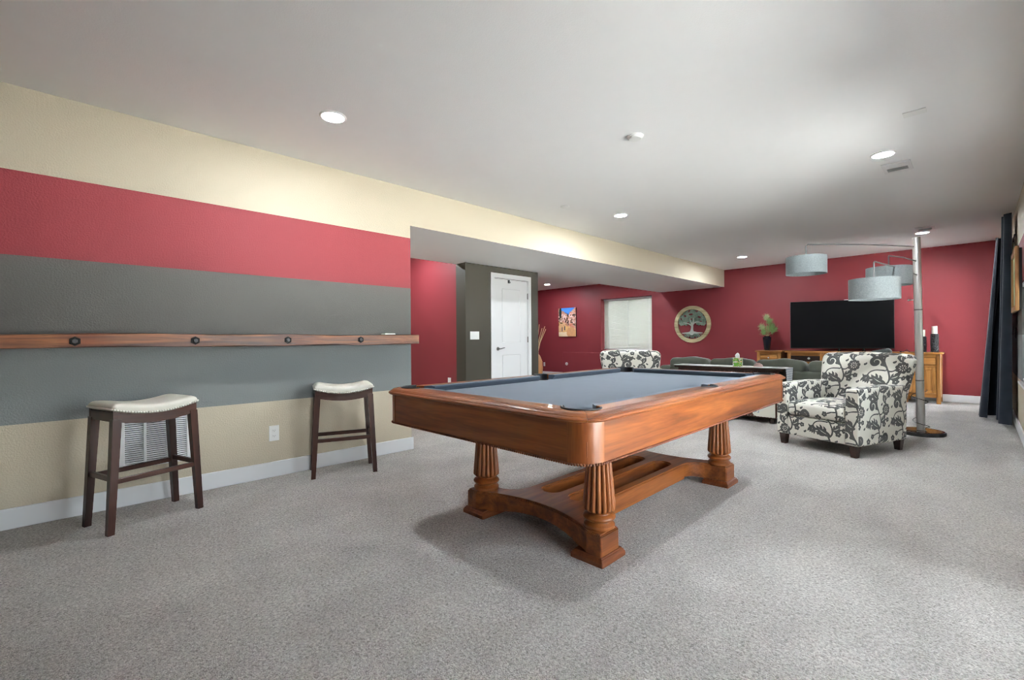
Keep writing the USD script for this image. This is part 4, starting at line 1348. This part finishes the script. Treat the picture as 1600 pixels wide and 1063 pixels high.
def candle(x, y, r, h, hc, label):
    t = thing('candle_holder', label, 'candle holder', (x, y, ZT), group='black lattice candle holders')
    obj('cylinder', lathe([(0, 0), (r, 0), (r, h - .004), (r - .004, h), (r - .012, h), (r - .014, h - .012), (0, h - .012)], 40), m_lattice, t)
    c = thing('candle', 'ivory pillar candle standing in ' + ('the taller' if h > .28 else 'the shorter') + ' black lattice holder', 'candle', (x, y, ZT + h - .012), group='ivory pillar candles')
    obj('wax', lathe([(0, 0), (r * .72, 0), (r * .72, hc - .004), (r * .68, hc), (r * .3, hc - .006), (0, hc - .006)], 36), m_candle, c)
    obj('wick', cyl(.0016, hc - .006, hc + .008, n=6), m_black, c)


candle(-.507, 10.33, .052, .305, .14, 'tall black lattice candle holder at the end of media console')
candle(-.655, 10.36, .046, .262, .125, 'shorter black lattice candle holder hidden partly behind the lamp pole')
t = thing('cable', 'short loose black cable on the media console top', 'cable', (-.86, 10.16, ZT))
obj('cord', tube([(-.05, 0, .006), (-.02, -.01, .01), (.0, .0, .03), (.02, .01, .045), (.03, .0, .02), (.05, .02, .006)], .005, 8), m_black, t)
obj('plug', cbox(-.075, -.045, -.01, .01, 0, .018, .003), m_black, t)

# ---------------------------------------------------------------- wall art
t = thing('tree_plaque', 'round pale wood ring plaque with green metal tree on red wall', 'wall plaque', (-4.742, YB, 1.436))
ring = sg.Point(0, 0).buffer(.437, quad_segs=24).difference(sg.Point(0, 0).buffer(.352, quad_segs=24))
obj('ring', extr_xz(ring, -.045, -.003), m_ringwood, t, smooth=30)
rng = np.random.default_rng(3)
blobs = []
for a, b, r in ((-.20, .12, .12), (-.10, .20, .13), (.02, .22, .13), (.14, .19, .12), (.22, .10, .11), (-.25, .05, .08), (.26, .03, .07), (-.05, .10, .10), (.08, .11, .10), (0, .28, .07), (-.14, .04, .07), (.16, .04, .07)):
    pts = [(a + r * (1 + .10 * math.sin(k * 7 + a * 40) + .07 * math.sin(k * 11 + b * 50)) * math.cos(k), b + r * (1 + .10 * math.sin(k * 7 + a * 40)) * math.sin(k)) for k in np.linspace(0, 2 * PI, 40, endpoint=False)]
    blobs.append(sg.Polygon(pts).buffer(0))
canopy = unary_union(blobs)
for a, b, w, h, an in ((-.03, .235, .09, .02, 5), (-.17, .20, .05, .022, -30), (-.27, .13, .03, .03, 20), (.17, .165, .07, .02, -15), (.20, .06, .06, .014, 10), (-.02, .12, .03, .02, 0), (.05, .02, .05, .03, 30), (-.10, .02, .06, .03, -40), (-.08, .30, .06, .012, 20), (.10, .30, .06, .012, -25)):
    canopy = canopy.difference(sa.rotate(sa.scale(sg.Point(a, b).buffer(1, quad_segs=6), w * .6, h), an))
canopy = canopy.intersection(sg.Point(0, 0).buffer(.345))
obj('canopy', extr_xz(canopy, -.034, -.026), m_treemetal, t, smooth=False)


def limb(pts, w):
    out = []
    for (p, q, a, b) in zip(pts[:-1], pts[1:], w[:-1], w[1:]):
        out.append(unary_union([sg.Point(p).buffer(a), sg.Point(q).buffer(b)]).convex_hull)
    return unary_union(out)


trunk = unary_union([limb([(-.01, -.21), (-.005, -.12), (0, -.05), (.0, .0)], [.05, .027, .025, .028]), limb([(0, -.04), (-.06, .0), (-.13, .03), (-.21, .04)], [.02, .014, .009, .004]), limb([(0, -.02), (.05, .03), (.1, .05), (.2, .05)], [.02, .013, .009, .004]),
                     limb([(0, -.02), (-.03, .06), (-.05, .13)], [.018, .011, .005]), limb([(0, -.02), (.03, .07), (.04, .15)], [.018, .011, .005]), limb([(.0, -.19), (-.1, -.205), (-.24, -.21)], [.03, .02, .010]), limb([(0, -.19), (.1, -.205), (.24, -.21)], [.03, .02, .010])])
obj('trunk', extr_xz(trunk.intersection(sg.Point(0, 0).buffer(.35)), -.036, -.024), m_trunkmetal, t, smooth=False)
roots = [limb([(x * .3, -.20), (x * .8, -.25), (x + .02 * math.sin(x * 90), -.33)], [.014, .010, .006]) for x in np.linspace(-.20, .20, 9)] + [limb([(x, -.24), (x + .04, -.27), (x - .01, -.30)], [.006, .008, .005]) for x in np.linspace(-.2, .2, 8)]
obj('roots', extr_xz(unary_union(roots).intersection(sg.Point(0, 0).buffer(.355)), -.035, -.025), m_treemetal, t, smooth=False)

t = thing('canyon_picture', 'frameless canyon trail picture on the red alcove wall', 'picture', (-8.52, YB, 1.18))
n, k = 90, 120
gx, gz = np.meshgrid(np.linspace(-.325, .325, n), np.linspace(0, .85, k), indexing='ij')
nz = lambda s, sd: meshkit.fbm(np.stack([gx * s, gz * s, gx * 0], -1), 4, sd)
a, b = gx / .325, gz / .85
tone = np.zeros(gx.shape + (3,))
q, q2 = nz(9, 3), nz(22, 9)
rock = np.stack([.46 + .35 * (q - .5), .24 + .35 * (q2 - .5), .17 + .3 * (q2 - .5)], -1)
tone[:] = rock
sky_ = b > .80 + .22 * np.abs(a - .05) ** 1.2 - .10 * (q - .5) * 2 + np.where(np.abs(a) < .25, -.03, 0)
sand = b < .40 - .18 * a + .12 * (q - .5)
tone[sand] = np.stack([.62 + .2 * (q2 - .5), .36 + .16 * (q2 - .5), .16 + .1 * (q - .5)], -1)[sand]
tone[(b < .14 + .05 * q) & (a < .2)] = (.70, .55, .36)
rk = ((a - .45) / .5) ** 2 + ((b - .14) / .19) ** 2 < 1
tone[rk] = np.stack([.52 + .2 * (q2 - .5), .27 + .1 * (q2 - .5), .12 + 0 * q], -1)[rk]
tone[(q2 > .60) & (b > .38) & (b < .78)] = (.05, .035, .03)
tone[(q2 < .40) & (b > .45) & (b < .80)] = (.62, .45, .42)
tone[sky_] = np.stack([.03 + .12 * (1 - b), .14 + .25 * (1 - b), .52 + 0 * b], -1)[sky_]
tone[(np.abs(a + .78 + .06 * (q - .5)) < .16 * (1 - np.abs(b - .84) * 2.2) + .05 * (q2 - .5)) & (b > .66)] = (.012, .02, .014)
for hx_, hb in ((-.58, .18), (-.28, .22)):
    tone[(np.abs(a - hx_) < .05) & (b > hb) & (b < hb + .14)] = (.05, .05, .07)
    tone[(np.abs(a - hx_) < .035) & (b > hb + .14) & (b < hb + .17)] = (.30, .17, .11)
P = np.stack([gx, np.full_like(gx, -.036), gz], -1).reshape(-1, 3)
raw_mesh('print', P, grid_faces(n, k), m_printed, t, None, {'tone': tone.reshape(-1, 3)})
obj('canvas_block', cbox(-.325, .325, -.035, 0, 0, .85, .003), m_espresso, t)

t = thing('framed_picture', 'oak framed picture on striped wall next to the blind', 'picture', (XR, 7.55, 1.37))
for a in ((-.42, -.36, 0, .68), (.36, .42, 0, .68), (-.36, .36, 0, .06), (-.36, .36, .62, .68)):
    obj('frame_bar', cbox(-.052, -.022, a[0], a[1], a[2], a[3], .004), m_frame, t)
obj('mount_board', cbox(-.034, -.028, -.36, .36, .06, .62, .001), m_leaf2, t)
obj('backing', cbox(-.024, -.001, -.40, .40, .02, .66, .002), m_black, t)

# ---------------------------------------------------------------- alcove vase
t = thing('floor_vase', 'tall tan floor vase behind the dark wall corner', 'vase', (-5.865, 6.32, 0))
obj('vase', lathe([(0, 0), (.09, 0), (.10, .03), (.13, .25), (.155, .55), (.148, .68), (.11, .78), (.075, .83), (.08, .86), (.06, .86), (.06, .78), (0, .7)], 44), m_tan, t)
t = thing('bamboo_sticks', 'pale dry bamboo sticks standing in the tan floor vase', 'sticks', (-5.865, 6.32, .7))
for k in range(9):
    a = k * 2 * PI / 9
    tx, ty = .23 * math.cos(a) + .03, .14 * math.sin(a)
    obj('stick', tube([(.03 * math.cos(a), .03 * math.sin(a), .02), (tx * .5, ty * .5, .35), (tx, ty, .64 + .05 * math.sin(k * 5))], [.008, .008, .006], 8), m_bamboo, t)

# ---------------------------------------------------------------- floor lamp
PX, PY = -.456, 6.908
LEAN = np.array([-.0125, -.0130])            # the pole leans a little, metres per metre
t = thing('floor_lamp', 'tall steel floor lamp with three grey drum shades on long arms', 'floor lamp', (PX, PY, 0))
obj('base', lathe([(0, 0), (.205, 0), (.212, .006), (.212, .034), (.205, .040), (0, .040)], 56), m_black, t)
obj('base_plate', lathe([(0, .0395), (.196, .0395), (.196, .043), (.19, .044), (0, .044)], 56), m_gold, t)
pz = lambda z: (LEAN[0] * z, LEAN[1] * z, z)
obj('pole', tube([pz(.042), pz(.6), pz(1.4), pz(2.222), pz(2.227)], [.037, .037, .037, .037, .034], 32), m_metal, t, smooth=40)
obj('pole_joint', [tube([pz(.60), pz(.612)], .0385, 32), tube([pz(1.40), pz(1.412)], .0385, 32)], m_nickel, t)
q = np.array(pz(1.52))
obj('dimmer_knob', [tube([q + (-.03, 0, 0), q + (-.078, 0, 0)], .006, 10), sphere(q + (-.078, 0, 0), .012, 2)], m_metal, t)
arms = (((-1.317, 5.809), 2.122, 1.797), ((-.67, 5.327), 1.800, 1.447), ((-.654, 6.174), 1.955, 1.640))
for (sx, sy), za, zb in arms:
    hs = .19
    b = np.array(pz(za))
    e = np.array([sx - PX, sy - PY])
    d_ = e - b[:2]
    arm = obj('arm', tube([b, (b[0] + d_[0] * .5, b[1] + d_[1] * .5, za + .012), (b[0] + d_[0] * .985, b[1] + d_[1] * .985, za), (e[0], e[1], za - .012), (e[0], e[1], zb + hs)], .0065, 10), m_armsteel, t)
    sh = lathe([(.190, 0), (.193, 0), (.193, hs), (.190, hs), (.190, 0)], 56)
    s_ = obj('lamp_shade', moved(sh, (e[0], e[1], zb)), m_shade, t)
    obj('shade_spider', [tube([(e[0] + .19 * math.cos(a), e[1] + .19 * math.sin(a), zb + hs - .01), (e[0], e[1], zb + hs - .015)], .0025, 6) for a in (.3, .3 + 2 * PI / 3, .3 + 4 * PI / 3)], m_nickel, s_)
    obj('bulb', moved(lathe([(0, .03), (.02, .035), (.03, .06), (.026, .085), (.014, .11), (.014, .15), (0, .15)], 20), (e[0], e[1], zb + .02)), m_plastic, s_)
    obj('socket', moved(cyl(.017, .15, .185, n=16), (e[0], e[1], zb)), m_nickel, s_)
t = thing('lamp_cord', 'thin black cord coiled around the foot of the steel floor lamp', 'cord', (PX, PY, 0))
P = []
for k in np.linspace(0, 1, 60):
    a = k * 2 * PI * 3.2
    P.append((.05 * math.cos(a) * (1 + .6 * math.sin(k * 9)), .05 * math.sin(a) * (1 + .5 * math.cos(k * 7)), .50 - .44 * k))
P += [(.05, -.10, .052), (-.06, -.15, .05), (-.17, -.12, .05), (-.26, -.02, .02), (-.40, .15, .006)]
obj('wire', tube(P, .0035, 6), m_black, t)

# ---------------------------------------------------------------- curtain
t = thing('curtain', 'navy blackout curtain bunched on a rod beside the glazed patio door', 'curtain', (XR, 7.98, 0))


def drape(y0, y1, ztop, x0, amp, waves, ph, flare, pw=1.3):
    nu, nv = 120, 40
    U, Vv = np.meshgrid(np.linspace(0, 1, nu), np.linspace(0, 1, nv), indexing='ij')
    zc = .045 + (ztop - .045) * Vv
    fl = (1 - Vv) ** pw
    yy = y0 + U * (y1 - y0) + .06 * fl * U
    xx = x0 - amp * np.sin(U * 2 * PI * waves + ph) * (.8 + .35 * fl) - fl * flare * (.75 + .4 * np.sin(U * 2 * PI * waves * .5 - .5)) - .008 * np.sin(U * 31)
    xx = np.minimum(xx, -.030)
    P = np.stack([xx, yy, zc], -1).reshape(-1, 3)
    f = grid_faces(nu, nv)
    N = weld_normals(P, f)
    kk = nu * nv
    edge = [i * nv for i in range(nu)] + [(nu - 1) * nv + j for j in range(1, nv)] + [i * nv + nv - 1 for i in range(nu - 2, -1, -1)] + [j for j in range(nv - 2, 0, -1)]
    rim = []
    for a, b in zip(edge, edge[1:] + edge[:1]):
        rim += [[a, a + kk, b], [b, a + kk, b + kk]]
    raw_mesh('drape', np.vstack([P, P + N * .004]), np.vstack([f[:, ::-1], f + kk, rim]), m_curtain, t, np.vstack([-N, N]))


drape(0, .46, 2.56, -.078, .046, 3, -1.2, .035)
drape(.52, 1.40, 2.36, -.125, .035, 4, .6, .18, 1.0)
t = thing('curtain_rod', 'dark curtain rod behind the navy curtain on striped wall', 'curtain rod', (XR, 7.98, 2.30))
obj('rod', moved(cyl(.008, .04, 2.5, n=16), (-.018, 0, 0), rx=-PI / 2), m_black, t)
for y in (.6, 2.3):
    obj('bracket', [cbox(-.022, 0, y - .006, y + .006, -.006, .006, .002), cbox(-.005, 0, y - .015, y + .015, -.03, .03, .002)], m_black, t)
